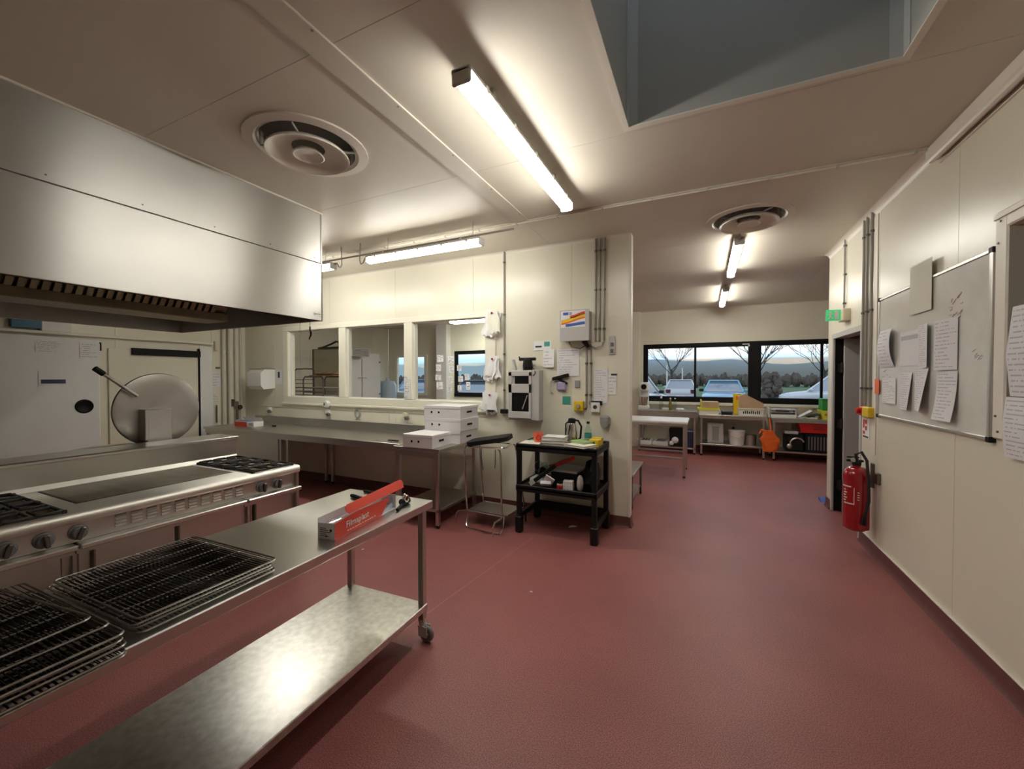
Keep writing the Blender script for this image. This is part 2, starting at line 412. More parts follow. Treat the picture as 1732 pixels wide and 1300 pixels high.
wall('wall_left_bakery', 'X', XW - .12, .12, Y1 - .02, YF, [5.6, 6.8, 8.0, 9.2], [])
wall('wall_bakery_near', 'Y', Y1 - .02, .1, XW, XL - .12, [-8.2], [])
wall('wall_annex_end', 'Y', 6.18, .12, XR + .12, XE, [2.7, 3.9], [])
wall('wall_annex_side', 'X', 3.6, .12, YN, 6.18, [0, 1.2, 2.4, 3.6, 4.8], [])
wall('wall_right_far', 'X', XE, .12, 6.18, YF, [7.4, 8.6], [])
# ceiling: panels with joints, skylight opening
SKY = (-.43, .845, 1.02, 2.56)
VENTS = [(-2.39, 1.88), (.37, 4.52)]; VH = .34; VR = .375 * .80
VSQ = [(x - VH, x + VH, y - VH, y + VH) for x, y in VENTS]
def round_hole(b, c, z0, z1, n=32):
    """a square plate with a round opening."""
    vs = []
    for z in (z0, z1):
        for i in range(n):
            a = 2 * pi * i / n; k = VH / max(abs(cos(a)), abs(sin(a))); vs += [(c[0] + VR * cos(a), c[1] + VR * sin(a), z), (c[0] + k * cos(a), c[1] + k * sin(a), z)]
    fs = []; m = 2 * n
    for i in range(n):
        p, q = 2 * i, 2 * ((i + 1) % n); fs += [(p, p + 1, q + 1, q), (m + p, m + q, m + q + 1, m + p + 1), (p, q, m + q, m + p), (p + 1, m + p + 1, m + q + 1, q + 1)]
    b.add(vs, fs)
core = MB()
SKYH = (SKY[0] - .03, SKY[1] + .03, SKY[2] - .03, SKY[3] + .03)
for a, b, c, d in cells(XW, XE, YN, YF, [SKYH] + VSQ): core.box(a, b, c, d, ZC + .012, ZC + .1)
for v in VENTS: round_hole(core, v, ZC + .012, ZC + .1)
ceil = core.build('ceiling', 'trim_cream', kind='structure')
ys = [YN, -1.15, .1, 1.35, 2.63, 3.66, 5.1, 6.3, 7.55, 8.75, YF]
xs = [XW, XL, -4.4, -1.61, XR + .06, XE]
for a, b in zip(xs, xs[1:]):
    for c, d in zip(ys, ys[1:]):
        if c >= 3.6 and a == -4.4: pass
        P = MB()
        for e0, e1, f0, f1 in cells(a + .0012, b - .0012, c + .0012, d - .0012, [SKYH] + VSQ): P.box(e0, e1, f0, f1, ZC, ZC + .012)
        for v in VENTS:
            if a < v[0] < b and c < v[1] < d: round_hole(P, v, ZC, ZC + .012)
        if P.v: P.build('panel', 'ceiling_panel', ceil)
# cover strips under the ceiling
s = MB().box(-1.69, -1.545, YN, 3.62, ZC - .012, ZC, .003)
t = s.build('trim_1', 'ceiling_panel', kind='structure')
k = MB()
for i in range(10): k.cyl((-1.56, -1.5 + i * .55, ZC - .0125), (-1.56, -1.5 + i * .55, ZC - .016), .006, n=8)
k.split('rivet', 'grey_paint', t)
t = MB().box(-4.4, XR, 3.625, 3.70, ZC - .014, ZC, .004).build('trim_2', 'ceiling_panel', kind='structure')
b_ = MB()
b_.tube([(-4.4, 3.64, ZC - .02), (XR - .02, 3.64, ZC - .02)], .008, 6)
b_.build('conduit', 'trim_cream', t)
k = MB()
for i in range(14): k.box(-4.2 + i * .42, -4.185 + i * .42, 3.625, 3.655, ZC - .032, ZC - .01)
k.split('clip', 'grey_light', t)
# skylight recess
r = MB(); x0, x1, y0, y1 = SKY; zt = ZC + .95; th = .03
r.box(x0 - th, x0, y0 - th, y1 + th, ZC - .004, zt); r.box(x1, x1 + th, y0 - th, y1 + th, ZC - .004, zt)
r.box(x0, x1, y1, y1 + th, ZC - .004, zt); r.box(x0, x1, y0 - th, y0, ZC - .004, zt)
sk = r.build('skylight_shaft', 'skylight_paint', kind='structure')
a_ = MB()
for px_, py_ in ((x0, y1), (x1, y1)):
    sx = 1 if px_ == x0 else -1
    a_.box(px_, px_ + sx * .055, y1 - .005, y1 - .001, ZC, zt); a_.box(px_ + sx * .001, px_ + sx * .005, y1 - .07, y1 - .006, ZC, zt)
a_.split('corner_angle', 'skylight_angle', sk)
e_ = MB()
e_.box(x0 - .03, x0 + .004, y0, y1 + .03, ZC - .01, ZC - .001); e_.box(x1 - .004, x1 + .03, y0, y1 + .03, ZC - .01, ZC - .001)
e_.box(x0 + .004, x1 - .004, y1 - .004, y1 + .03, ZC - .01, ZC - .001)
e_.build('edge_angle', 'trim_cream', sk)
d_ = MB(); n_ = 8
vs = []
for i in range(n_ + 1):
    for j in range(n_ + 1):
        a, b = i / n_, j / n_; vs.append((x0 + (x1 - x0) * a, y0 + (y1 - y0) * b, zt + .25 * (sin(pi * a) * sin(pi * b)) ** .5))
d_.add(vs, [(i * (n_ + 1) + j, i * (n_ + 1) + j + 1, (i + 1) * (n_ + 1) + j + 1, (i + 1) * (n_ + 1) + j) for i in range(n_) for j in range(n_)])
d_.build('dome', 'dome', sk)
# coving and baseboards
c = MB()
def coving(b, p0, p1, nrm, r=.05, z=ZC):
    p0 = Vector(p0); p1 = Vector(p1); n = Vector(nrm); prof = [(0, 0), (0, -r)] + [(r * (1 - cos(a)) , -r * (1 - sin(a))) for a in (0.35, .8, 1.2)] + [(r, 0)]
    vs = [p + n * a + Vector((0, 0, z + d)) for p in (p0, p1) for a, d in prof]; k_ = len(prof)
    b.add(vs, [tuple(range(k_)), tuple(range(k_, 2 * k_))] + [(i, (i + 1) % k_, k_ + (i + 1) % k_, k_ + i) for i in range(k_)])
coving(c, (XR, 3.68, 0), (XR, 6.3, 0), (-1, 0, 0), .055); c.build('trim_3', 'trim_cream', kind='structure')
c = MB(); c.box(XR - .075, XR, YN, 3.67, ZC - .085, ZC, .012); c.tube([(XR - .05, YN, ZC - .09), (XR - .05, 3.65, ZC - .09)], .018, 8)
c.build('trim_4', 'trim_cream', kind='structure')
c = MB(); c.box(XR - .012, XR, YN, 3.65, ZC - .115, ZC - .105); c.build('trim_5', 'trim_cream', kind='structure')
c = MB(); coving(c, (XL, Y1, 0), (-.715, Y1, 0), (0, -1, 0), .03); c.build('trim_6', 'trim_cream', kind='structure')
c = MB(); coving(c, (-2.0, YF, 0), (XE, YF, 0), (0, -1, 0), .03); c.build('trim_7', 'trim_cream', kind='structure')
def base(name, p0, p1, nrm, h=.11, d=.03):
    p0 = Vector(p0); p1 = Vector(p1); n = Vector(nrm); prof = [(0, 0), (d, 0), (d * .45, .022), (.012, .05), (.010, h), (0, h)]
    b = MB(); vs = [p + n * a + Vector((0, 0, z)) for p in (p0, p1) for a, z in prof]; k_ = len(prof)
    b.add(vs, [tuple(range(k_)), tuple(range(k_, 2 * k_))] + [(i, (i + 1) % k_, k_ + (i + 1) % k_, k_ + i) for i in range(k_)])
    return b.build(name, 'baseboard', kind='structure', ang=50)
base('baseboard_right', (XR, YN, 0), (XR, DOOR[0] - .05, 0), (-1, 0, 0))
c = MB(); c.box(XR - .016, XR, YN, DOOR[0] - .05, .11, .122, .003); c.build('trim_8', 'trim_cream', kind='structure')
base('baseboard_right_corner', (XR, DOOR[1] + .05, 0), (XR, 6.3, 0), (-1, 0, 0))
base('baseboard_middle', (XL, Y1, 0), (-.715, Y1, 0), (0, -1, 0))
base('baseboard_middle_end', (-.715, Y1 - .02, 0), (-.715, Y1 + .12, 0), (1, 0, 0))
base('baseboard_far', (XW, YF, 0), (XE, YF, 0), (0, -1, 0))
base('baseboard_left', (XL, YN, 0), (XL, Y1, 0), (1, 0, 0))
# partition end post and the narrow corner post behind the black trolley
b = MB(); b.box(-.735, -.708, Y1 - .008, Y1 + .108, .1, ZC, .004); b.build('trim_9', 'trim_cream', kind='structure')
# corner post on the far wall left of the black window
b = MB(); b.box(-1.62, -1.36, YF - .14, YF, 0, ZC, .006); b.build('trim_10', 'wall_panel', kind='structure')
b = MB(); b.box(-7.02, -6.66, YF - .22, YF, 0, ZC, .006); b.build('trim_11', 'white_paint', kind='structure')

# interior window: cream frame, three panes, sill
wn = thing('window_1', None, None, (-4.3, Y1, 1.2), kind='structure')
f = MB(); x0, x1, z0, z1 = WIN_IN; ya, yb = Y1 - .02, Y1 + .115
f.box(x0, x1, ya, yb, z1 - .075, z1, .006); f.box(x0, x1, ya, yb, z0, z0 + .10, .006)
f.box(x0, x0 + .12, ya, yb, z0 + .1, z1 - .075, .006); f.box(x1 - .15, x1, ya, yb, z0 + .1, z1 - .075, .006)
f.box(-5.0, -4.86, ya, yb, z0 + .1, z1 - .075, .006); f.box(-3.75, -3.61, ya, yb, z0 + .1, z1 - .075, .006)
f.build('window_frame', 'window_cream', wn)
f = MB()
for a, b in ((-6.15, -5.0), (-4.86, -3.75), (-3.61, -2.47)):
    f.box(a, a + .016, Y1 + .03, Y1 + .05, z0 + .1, z1 - .075); f.box(b - .012, b, Y1 + .03, Y1 + .05, z0 + .1, z1 - .075)
    f.box(a, b, Y1 + .03, Y1 + .05, z1 - .087, z1 - .075); f.box(a, b, Y1 + .03, Y1 + .05, z0 + .1, z0 + .112)
f.build('glazing_bead', 'white_plastic', wn)
for a, b in ((-6.15, -5.0), (-4.86, -3.75), (-3.61, -2.47)):
    boxo('pane', 'window_glass', a, b, Y1 + .036, Y1 + .042, z0 + .1, z1 - .075, parent=wn)
f = MB().box(x0 - .02, x1 + .02, Y1 - .035, Y1 - .0, z0 - .035, z0, .008); f.build('window_sill', 'window_cream', wn)

# black aluminium windows of the outer wall
def black_window(name, x0, x1, z0, z1, mull, m='frame_black', top=.09, bot=.11):
    t = thing(name, None, None, ((x0 + x1) / 2, YF + .05, z0), kind='structure'); ya, yb = YF + .005, YF + .075
    f = MB(); f.box(x0, x1, ya - .02, yb, z1 - top, z1, .004); f.box(x0, x1, ya - .03, yb, z0, z0 + bot, .004)
    f.box(x0, x0 + .075, ya - .015, yb, z0, z1, .004); f.box(x1 - .095, x1, ya - .015, yb, z0, z1, .004)
    f.build('window_frame', m, t); ed = [x0 + .075] + mull + [x1 - .095]
    for i, (a, b) in enumerate(zip(ed, ed[1:])):
        s = MB(); oy = .012 * (i % 2)
        s.box(a, a + .022, ya + oy, yb - .02 + oy, z0 + bot, z1 - top); s.box(b - .022, b, ya + oy, yb - .02 + oy, z0 + bot, z1 - top)
        s.box(a, b, ya + oy, yb - .02 + oy, z0 + bot, z0 + bot + .012); s.box(a, b, ya + oy, yb - .02 + oy, z1 - top - .01, z1 - top)
        q = s.build('sash', m, t); boxo('pane', 'window_glass', a + .01, b - .01, ya + .02 + oy, ya + .026 + oy, z0 + bot, z1 - top, parent=q)
    return t
w2 = black_window('window_2', -1.29, .95, 1.06, 2.37, [-.19])
MB().box(.72, .86, YF - .03, YF - .012, 2.30, 2.325, .003).cyl((.84, YF - .02, 2.28), (.84, YF - .035, 2.28), .02, n=10).build('window_catch', 'grey_light', w2)
black_window('window_3', .97, 3.2, 1.06, 2.37, [2.1])
black_window('window_4', -6.53, -4.3, 1.06, 2.37, [-5.4])
black_window('window_5', -8.75, -7.5, 1.06, 2.30, [], 'window_cream', .06, .08)
MB().box(.845, 1.065, YF - .03, YF + .07, 1.06, 2.37, .004).build('mullion_post', 'frame_black', w2)
MB().box(-1.33, 3.3, YF - .09, YF + .02, 1.0, 1.06, .006).build('trim_12', 'window_cream', kind='structure')

# door to the annex: grey steel frame, leaf swung open, hinges, lever
dr = thing('door_1', None, None, (XR, DOOR[0], 0), kind='structure')
f = MB(); a, b, z = DOOR[0], DOOR[1], DOOR[3]
f.box(XR - .008, XR + .125, b - .005, b + .055, 0, z + .055, .003); f.box(XR - .008, XR + .125, a - .05, a + .004, 0, z + .055, .003); f.box(XR - .008, XR + .125, a, b, z - .005, z + .055, .003)
f.build('door_frame', 'grey_light', dr)
leaf = boxo('door_leaf', 'grey_light', XR + .09, XR + .96, b - .055, b - .013, .01, z - .01, .003, parent=dr)
f = MB()
for zz in (.32, 1.05, 1.72): f.cyl((XR + .075, b - .026, zz - .06), (XR + .075, b - .026, zz + .06), .014, n=10); f.box(XR + .04, XR + .075, b - .016, b - .010, zz - .05, zz + .05)
f.split('hinge', 'black_iron', dr)
MB().box(XR + .012, XR + .09, b - .012, b - .004, .005, z - .008).build('door_strip', 'frame_black', dr)  # flat black strip laid along the hinge-side reveal
MB().tube([(XR + .90, b - .05, 1.02), (XR + .90, b - .10, 1.02), (XR + .78, b - .10, 1.02)], .009, 8).build('door_handle', 'alu', leaf)

# serving hatch in the right wall
hw = thing('window_6', None, None, (XR, 2.35, 1.3), kind='structure')
f = MB(); a, b, z0, z1 = HATCH
for q in ((b - .012, b + .085, z0 - .02, z1 + .085), (a - .085, a + .012, z0 - .02, z1 + .085)): f.box(XR - .022, XR + .14, q[0], q[1], q[2], q[3], .008)
f.box(XR - .022, XR + .14, a, b, z1 - .012, z1 + .085, .008); f.box(XR - .022, XR + .14, a, b, z0 - .03, z0 + .012, .008)
f.build('window_frame', 'trim_cream', hw)
f = MB(); f.box(XR - .03, XR - .02, a, b + .085, z1 + .045, z1 + .07); f.build('shutter_rail', 'trim_cream', hw)
k = MB()
for yy, zz in ((b + .04, z1 + .03), (b + .055, z1 - .08), (b + .05, z0 + .1), (b + .03, z0 + .02)): k.cyl((XR - .022, yy, zz), (XR - .027, yy, zz), .006, n=8)
k.split('screw', 'steel_dark', hw)
boxo('pane', 'window_glass', XR + .05, XR + .056, a, b - .02, z0 + .01, z1 - .01, parent=hw)
# ================================================================== fluorescent lamps (they carry the light)
def batten(label, c, length, axis='Y', z=3.0, w=.10, drop=True, rods=True, cat='light', group=None, double=False, cable=None):
    """waterproof batten lamp: grey tray, glowing cover, end caps, clips, hangers. c = (x, y) of the centre."""
    t = thing('fluorescent_lamp', label, cat, (c[0], c[1], z), group)
    def B(): m = MB(); m.at((c[0], c[1], z), pi / 2 if axis == 'X' else 0); return m
    h = length / 2; offs = (-w * .75, w * .75) if double else (0,)
    for o in offs:
        p = B(); p.box(o - w * .5, o + w * .5, -h, h, .035, .062, .006); p.build('tray', 'lamp_body', t)
        g = B(); n = 6; prof = [(o - w * .48, .035)] + [(o - w * .46 * cos(pi * i / n), .035 - .055 * sin(pi * i / n) ** .8) for i in range(n + 1)] + [(o + w * .48, .035)]
        g.prism(prof, -h + .02, h - .02, 'Y'); g.build('diffuser', 'lamp_on', t, ang=60)
        q = B()
        for s in (-1, 1): q.box(o - w * .5, o + w * .5, s * h, s * (h - .022), -.018, .058, .01)
        q.split('end_cap', 'lamp_body', t)
        q = B()
        for i in range(5):
            y = -h + length * (i + .5) / 5
            for s in (-1, 1): q.box(o + s * w * .5, o + s * (w * .5 + .007), y - .012, y + .012, .02, .055)
        q.split('clip', 'alu', t)
    if rods:
        q = B()
        for s in (-.62, .62): q.box(-.02, .02, s * h - .02, s * h + .02, .055, ZC - z)
        q.split('hanger', 'alu', t)
    if cable:
        q = B(); q.tube([(0, cable * h, .05), (0, cable * (h + .02), .045), (0, cable * (h + .035), .02), (0, cable * (h + .05), .03), (0, cable * (h + .045), ZC - z)] if axis == 'Y' else [(0, cable * h, .05), (0, cable * (h + .05), .05), (0, cable * (h + .08), .0), (0, cable * (h + .11), -.01), (0, cable * (h + .13), .03), (0, cable * (h + .12), ZC - z)], .006, 6)
        q.cyl((0, cable * h, .045), (0, cable * (h + .025), .045), .014, n=8); q.build('cable', 'grey_paint', t)
    return t
batten('long glowing fluorescent lamp beside the skylight opening', (-1.035, 2.43), 1.62, 'Y', 2.985, .105)
batten('fluorescent lamp hung from a rail along the window wall', (-2.69, 3.45), 1.47, 'X', 2.90, .10, rods=False, cable=1)
batten('fluorescent lamp on the rail half hidden by the steel hood', (-4.70, 3.45), 1.47, 'X', 2.90, .10, rods=False, cable=-1)
batten('fluorescent lamp on the ceiling just past the round vent by the doorway', (.325, 5.74), 1.58, 'Y', 3.03, .10, rods=True, cable=-1)
batten('fluorescent lamp nearest the black framed window, in line with another', (.305, 8.35), 1.6, 'Y', 3.03, .10, rods=True, cable=-1)
batten('double fluorescent lamp seen through the interior window', (-5.1, 8.74), 1.5, 'X', 3.0, .11, double=True)
# rail that carries the two lamps
rl = thing('lamp_rail', 'thin steel rail hung below the ceiling above two lamps', 'rail', (-3.2, 3.45, 2.98))
MB().tube([(-5.6, 3.45, 2.99), (-1.62, 3.45, 2.99)], .010, 8).build('rail', 'pipe_grey', rl)
for x in (-5.2, -4.1, -3.14, -2.06):
    MB().cyl((x, 3.45, 2.99), (x, 3.45, ZC), .005, n=6).build('hanging_rod', 'alu', rl)
q = MB()
for x in (-5.1, -4.2, -3.2, -2.2): q.box(x - .012, x + .012, 3.435, 3.465, 2.96, 3.0)
q.split('clamp', 'alu', rl)

# round ceiling air diffusers
def diffuser(label, x, y, R=.375):
    t = thing('air_diffuser', label, 'air vent', (x, y, ZC)); z = ZC
    MB().lathe([(R * .80, -.004), (R * .84, -.018), (R, -.012), (R, -.001)], (x, y, z), 40).build('outer_ring', 'vent_paint', t)
    MB().lathe([(R * .80, -.001), (R * .80, -.006), (R * .78, -.006), (R * .78, -.001)], (x, y, z), 40).build('collar', 'grey_light', t)
    MB().lathe([(R * .80, -.003), (R * .80, .38), (.001, .38), (.001, .385), (R * .815, .385), (R * .815, -.003)], (x, y, z), 40).build('duct', 'alu', t)
    MB().lathe([(R * .27, -.006), (R * .34, -.010), (R * .50, -.022), (R * .60, -.042), (R * .645, -.058), (R * .675, -.060), (R * .68, -.052), (R * .64, -.034), (R * .52, -.010), (R * .36, -.003), (R * .27, -.003)], (x, y, z), 40).build('middle_cone', 'vent_paint', t)
    MB().lathe([(.001, -.050), (R * .2, -.052), (R * .245, -.060), (R * .265, -.056), (R * .22, -.034), (.001, -.028)], (x, y, z), 32).build('centre_cone', 'vent_paint', t)
    q = MB()
    for a in (0, pi / 2, pi, 3 * pi / 2): q.at((x, y, z), a + .6).box(R * .5, R * .79, -.003, .003, -.016, -.004)
    q.at((x, y, z)).cyl((0, 0, -.035), (0, 0, -.002), .02, n=8); q.split('spider_bracket', 'grey_light', t)
diffuser('round ceiling air vent beside the stainless hood', -2.39, 1.88)
diffuser('round ceiling air vent near the doorway and wall corner', .37, 4.52)
# ================================================================== extraction hood
hx0, hx1, hy0, hy1, hz = -5.6, -3.23, -1.9, 2.68, 2.13
hood = thing('extraction_hood', 'large stainless steel extraction hood hung over the cooking range', 'hood', ((hx0 + hx1) / 2, .4, hz))
MB().box(hx1 - .02, hx1, hy0, hy1, hz, 2.66, .004).box(hx1 - .035, hx1 - .004, hy0, hy1, hz, hz + .02).build('lower_front_panel', 'steel_hood', hood)
MB().box(hx1 - .02, hx1 - .004, hy0, hy1, 2.663, ZC, .004).build('upper_front_panel', 'steel_hood', hood)
MB().box(hx1 - .012, hx1 + .006, hy0, hy1 + .004, ZC - .014, ZC, .003).build('top_flange', 'trim_cream', hood)
k = MB()
for i in range(11): k.cyl((hx1 - .004, -1.6 + i * .42, 2.70), (hx1 - .001, -1.6 + i * .42, 2.70), .005, n=8)
k.split('rivet', 'steel_dark', hood)
MB().box(hx0, hx1, hy1 - .018, hy1, hz, ZC, .004).build('end_panel', 'steel_hood', hood)
MB().box(hx0, hx1, hy0, hy0 + .018, hz, ZC, .004).build('end_panel', 'steel_hood', hood)
MB().box(hx0, hx0 + .018, hy0, hy1, hz, ZC, .004).build('back_panel', 'steel', hood)
MB().box(-4.42, -4.08, hy0 + .02, hy1 - .35, hz, hz + .075, .006).build('grease_gutter', 'steel_grease_shade', hood)
for sd in (1, -1):
    for i in range(74):
        y = hy0 + .06 + i * .055
        if y > hy1 - .38: break
        q = MB(); xa = -4.25 + sd * .16; xb = -4.25 + sd * .60
        q.add([(xa, y, hz + .06), (xa, y + .034, hz + .06), (xb, y + .034, 2.72), (xb, y, 2.72), (xa - sd * .012, y, hz + .075), (xa - sd * .012, y + .034, hz + .075), (xb - sd * .012, y + .034, 2.735), (xb - sd * .012, y, 2.735)],
              [(0, 1, 2, 3), (4, 5, 6, 7), (0, 1, 5, 4), (1, 2, 6, 5), (2, 3, 7, 6), (3, 0, 4, 7)])
        if sd == 1: q.build('filter_slat', 'steel_grease_shade', hood)  # dark brown paints the hood's inner shade onto the slats, along with grease
q = MB()
for sd in (1, -1):
    xa = -4.25 + sd * .13; xb = -4.25 + sd * .57
    q.add([(xa, hy0 + .02, hz + .075), (xa, hy1 - .36, hz + .075), (xb, hy1 - .36, 2.75), (xb, hy0 + .02, 2.75), (xa, hy0 + .02, hz + .08), (xa, hy1 - .36, hz + .08), (xb, hy1 - .36, 2.755), (xb, hy0 + .02, 2.755)],
          [(0, 1, 2, 3), (4, 5, 6, 7), (0, 1, 5, 4), (1, 2, 6, 5), (2, 3, 7, 6), (3, 0, 4, 7)])
q.build('filter_backing', 'steel_grease_shade', hood)  # same dark tone, colouring in the shaded cavity behind the slats
pl = boxo('maker_plate', 'alu', hx1, hx1 + .003, 2.585, 2.665, 2.175, 2.20, parent=hood)
q = MB()
for i in range(7): q.box(hx1 + .003, hx1 + .0035, 2.592 + i * .01, 2.598 + i * .01, 2.184, 2.191)
q.build('print', 'ink_black', pl)
# two hooks hanging from the hood rim
for x, yy, lab in ((-3.52, 2.66, 'thin wire hook hanging from the hood rim'), (-3.38, 2.66, 'wire with a curled black end hanging from the hood rim')):
    t = thing('hanging_hook', lab, 'hook', (x, yy, 2.0))
    if x == -3.38:
        MB().tube([(x, yy, hz + .02), (x, yy, 2.07)], .0025, 6).build('wire', 'pipe_grey', t)
        MB().tube([(x, yy, 2.085), (x, yy, 2.055), (x + .012, yy, 2.03), (x + .010, yy, 2.0), (x - .01, yy, 1.975), (x - .008, yy, 1.965)], [.006, .007, .010, .008, .006, .007], 8).build('grip', 'black_plastic', t)
    else:
        MB().tube([(x, yy, hz + .02), (x, yy, 2.06), (x + .004, yy, 2.03)], .0025, 6).build('wire', 'pipe_grey', t)

# ================================================================== cooking range
cx0, cx1, cy0, cy1, cz = -3.95, -3.10, -.62, 2.335, .86
rg = thing('cooking_range', 'long stainless cooking range with griddle, gas burners and knobs', 'range', ((cx0 + cx1) / 2, .85, 0))
MB().box(cx0, cx1 - .10, cy0 + .02, cy1 - .02, .12, cz - .03).build('body', 'steel', rg)
# top sheet with rolled front edge
tp = MB(); prof = [(cx0, cz - .03), (cx0, cz), (cx1 - .03, cz), (cx1 - .012, cz - .006), (cx1 - .002, cz - .022), (cx1 - .002, cz - .045), (cx1 - .012, cz - .058), (cx1 - .03, cz - .058), (cx1 - .03, cz - .03)]
tp.prism(prof, cy0, cy1, 'Y'); tp.build('top', 'steel_hob', rg, ang=50)
# control panel with louvres
cp = MB().box(cx1 - .10, cx1 - .035, cy0 + .01, cy1 - .012, .69, cz - .03, .003).build('control_panel', 'steel', rg)
for i in range(10):
    y = 1.145 + i * .0755
    lv = MB()
    for j in range(4):
        z = .722 + j * .0195
        lv.add([(cx1 - .035, y, z), (cx1 - .035, y + .052, z), (cx1 - .022, y + .052, z + .003), (cx1 - .022, y, z + .003), (cx1 - .035, y, z + .012), (cx1 - .035, y + .052, z + .012)],
               [(0, 1, 2, 3), (3, 2, 5, 4), (0, 3, 4), (1, 5, 2), (0, 4, 5, 1)])
    lv.build('louvre_group', 'steel_top', cp)
# ledges under the panel (three lengths)
for a, b in ((cy0 + .01, .972), (.978, 1.875), (1.882, cy1 - .012)):
    MB().box(cx1 - .09, cx1 + .035, a, b, .660, .690, .006).build('ledge', 'steel_top', rg)
    MB().box(cx1 - .10, cx1 - .02, a, b, .628, .660).build('rail_panel', 'steel', rg)
# doors and dark gaps, plinth, feet
for a, b in ((cy0 + .01, .20), (.21, .93), (1.06, 1.455), (1.475, 1.885), (1.985, cy1 - .02)):
    d = MB().box(cx1 - .10, cx1 - .05, a, b, .14, .625, .006).build('door', 'steel', rg)
for a, b in ((.94, 1.05), (1.895, 1.975)):
    MB().box(cx1 - .10, cx1 - .085, a, b, .14, .625).box(cx1 - .085, cx1 - .06, a + .035, a + .05, .3, .62).box(cx1 - .085, cx1 - .07, a + .062, a + .07, .2, .62).build('pipe_chase', 'steel', rg)
MB().box(cx1 - .05, cx1 - .012, cy1 - .03, cy1 - .004, .14, cz - .05, .004).build('corner_post', 'steel', rg)
for x in (cx0 + .08, cx1 - .14):
    for y in (cy0 + .08, .85, cy1 - .08): MB().cyl((x, y, 0), (x, y, .13), .022, .028, 12).build('foot', 'steel_dark', rg)
# knobs
def knob(y, z=.745, dark='grey_plastic'):
    k = MB().lathe([(.0, 0), (.042, 0), (.042, .008), (.034, .012), (.032, .032), (.028, .036), (.001, .037)], (cx1 - .036, y, z), 20, 'X'); kb = k.build('knob', 'grey_plastic', rg)
    MB().at((cx1 - .036, y, z), 0, random.uniform(-.4, .4)).box(.034, .056, -.010, .010, -.034, .034, .004).build('grip', 'steel_dark', kb)
for y in (.60, .73, .86, .99, 2.02, 2.145): knob(y)
# griddle plate
gp = MB().box(-3.89, -3.345, 1.055, 1.915, cz - .004, cz + .004, .002).build('griddle_plate', 'griddle_plate', rg)
q = MB().box(-3.90, -3.335, 1.045, 1.055, cz, cz + .002).box(-3.90, -3.335, 1.915, 1.925, cz, cz + .002).box(-3.345, -3.335, 1.045, 1.925, cz, cz + .002).box(-3.90, -3.89, 1.045, 1.925, cz, cz + .002)
q.build('griddle_gap', 'frame_black', rg)
# burner wells, burners and cast iron pan supports
def grate(x0, x1, y0, y1):
    z = cz + .018
    g = MB(); r = .0075
    n = 3
    for i in range(n):      # looped fingers from both sides
        ya = y0 + (y1 - y0) * (i + .12) / n; yb = y0 + (y1 - y0) * (i + .88) / n
        for s in (0, 1):
            xa = x0 if s == 0 else x1; xm = xa + (1 if s == 0 else -1) * (x1 - x0) * .36
            g.tube([(xa, ya, z), (xm, ya, z), (xm + (.008 if s == 0 else -.008), (ya + yb) / 2, z), (xm, yb, z), (xa, yb, z), (xa + (-.008 if s == 0 else .008), (ya + yb) / 2, z)], r, 6, True)
    g.tube([(x0, y0, z - .008), (x1, y0, z - .008), (x1, y1, z - .008), (x0, y1, z - .008)], .008, 6, True)
    g.tube([((x0 + x1) / 2, y0, z - .004), ((x0 + x1) / 2, y0 + .07, z - .004)], r, 6); g.tube([((x0 + x1) / 2, y1, z - .004), ((x0 + x1) / 2, y1 - .07, z - .004)], r, 6)
    for x in (x0, x1):
        for y in (y0, y1): g.box(x - .008, x + .008, y - .008, y + .008, cz, z)
    gr = g.build('pan_support', 'black_iron', rg)
    c = ((x0 + x1) / 2, (y0 + y1) / 2, cz)
    MB().lathe([(.001, .004), (.06, .004), (.06, .012), (.045, .016), (.001, .017)], c, 20).build('burner', 'black_iron', rg)
    MB().box(x0 + .012, x1 - .012, y0 + .012, y1 - .012, cz + .0005, cz + .003).build('burner_well', 'steel_grease_shade', rg)
for a, b in ((-3.90, -3.545), (-3.51, -3.155)):
    grate(a, b, 1.97, 2.30); grate(a, b, .60, .945); grate(a, b, .22, .565); grate(a, b, -.5, -.15)
# rear upstand and shelf
MB().box(-4.01, -3.95, cy0, cy1 - .02, cz - .05, 1.035, .004).build('rear_upstand', 'steel', rg)
MB().box(-4.24, -3.925, cy0, cy1 - .01, 1.035, 1.06, .006).build('rear_shelf', 'steel_top', rg)
MB().prism([(-3.95, cz), (-3.93, cz), (-3.95, cz + .03)], cy0, cy1 - .02, 'Y').build('splash_fillet', 'steel_hob', rg)
MB().box(-4.24, -4.02, cy0, cy1 - .06, .1, 1.03).build('rear_cabinet', 'steel', rg)

# ================================================================== boiling kettle with raised round lid
kt = thing('boiling_kettle', 'stainless boiling kettle with its round lid raised behind the range', 'kettle', (-4.95, 1.92, 0))
MB().lathe([(.001, .12), (.36, .12), (.40, .2), (.40, .88), (.43, .90), (.43, .93), (.36, .93), (.35, .3), (.001, .22)], (-4.97, 1.92, 0), 36).build('pot', 'steel', kt)
for a in range(4): MB().cyl((-4.97 + .28 * cos(a * pi / 2 + .7), 1.92 + .28 * sin(a * pi / 2 + .7), 0), (-4.97 + .28 * cos(a * pi / 2 + .7), 1.92 + .28 * sin(a * pi / 2 + .7), .14), .025, n=12).build('foot', 'steel_dark', kt)
ld = MB(); ld.at((-4.40, 1.92, 1.318), 0, 0, rad(3)); ld.lathe([(.001, .010), (.12, .0095), (.24, .008), (.303, .005), (.318, .0), (.322, -.016), (.314, -.016), (.30, -.004), (.2, -.002), (.001, -.001)], (0, 0, 0), 48, 'X'); lid = ld.build('lid', 'steel_matt', kt)
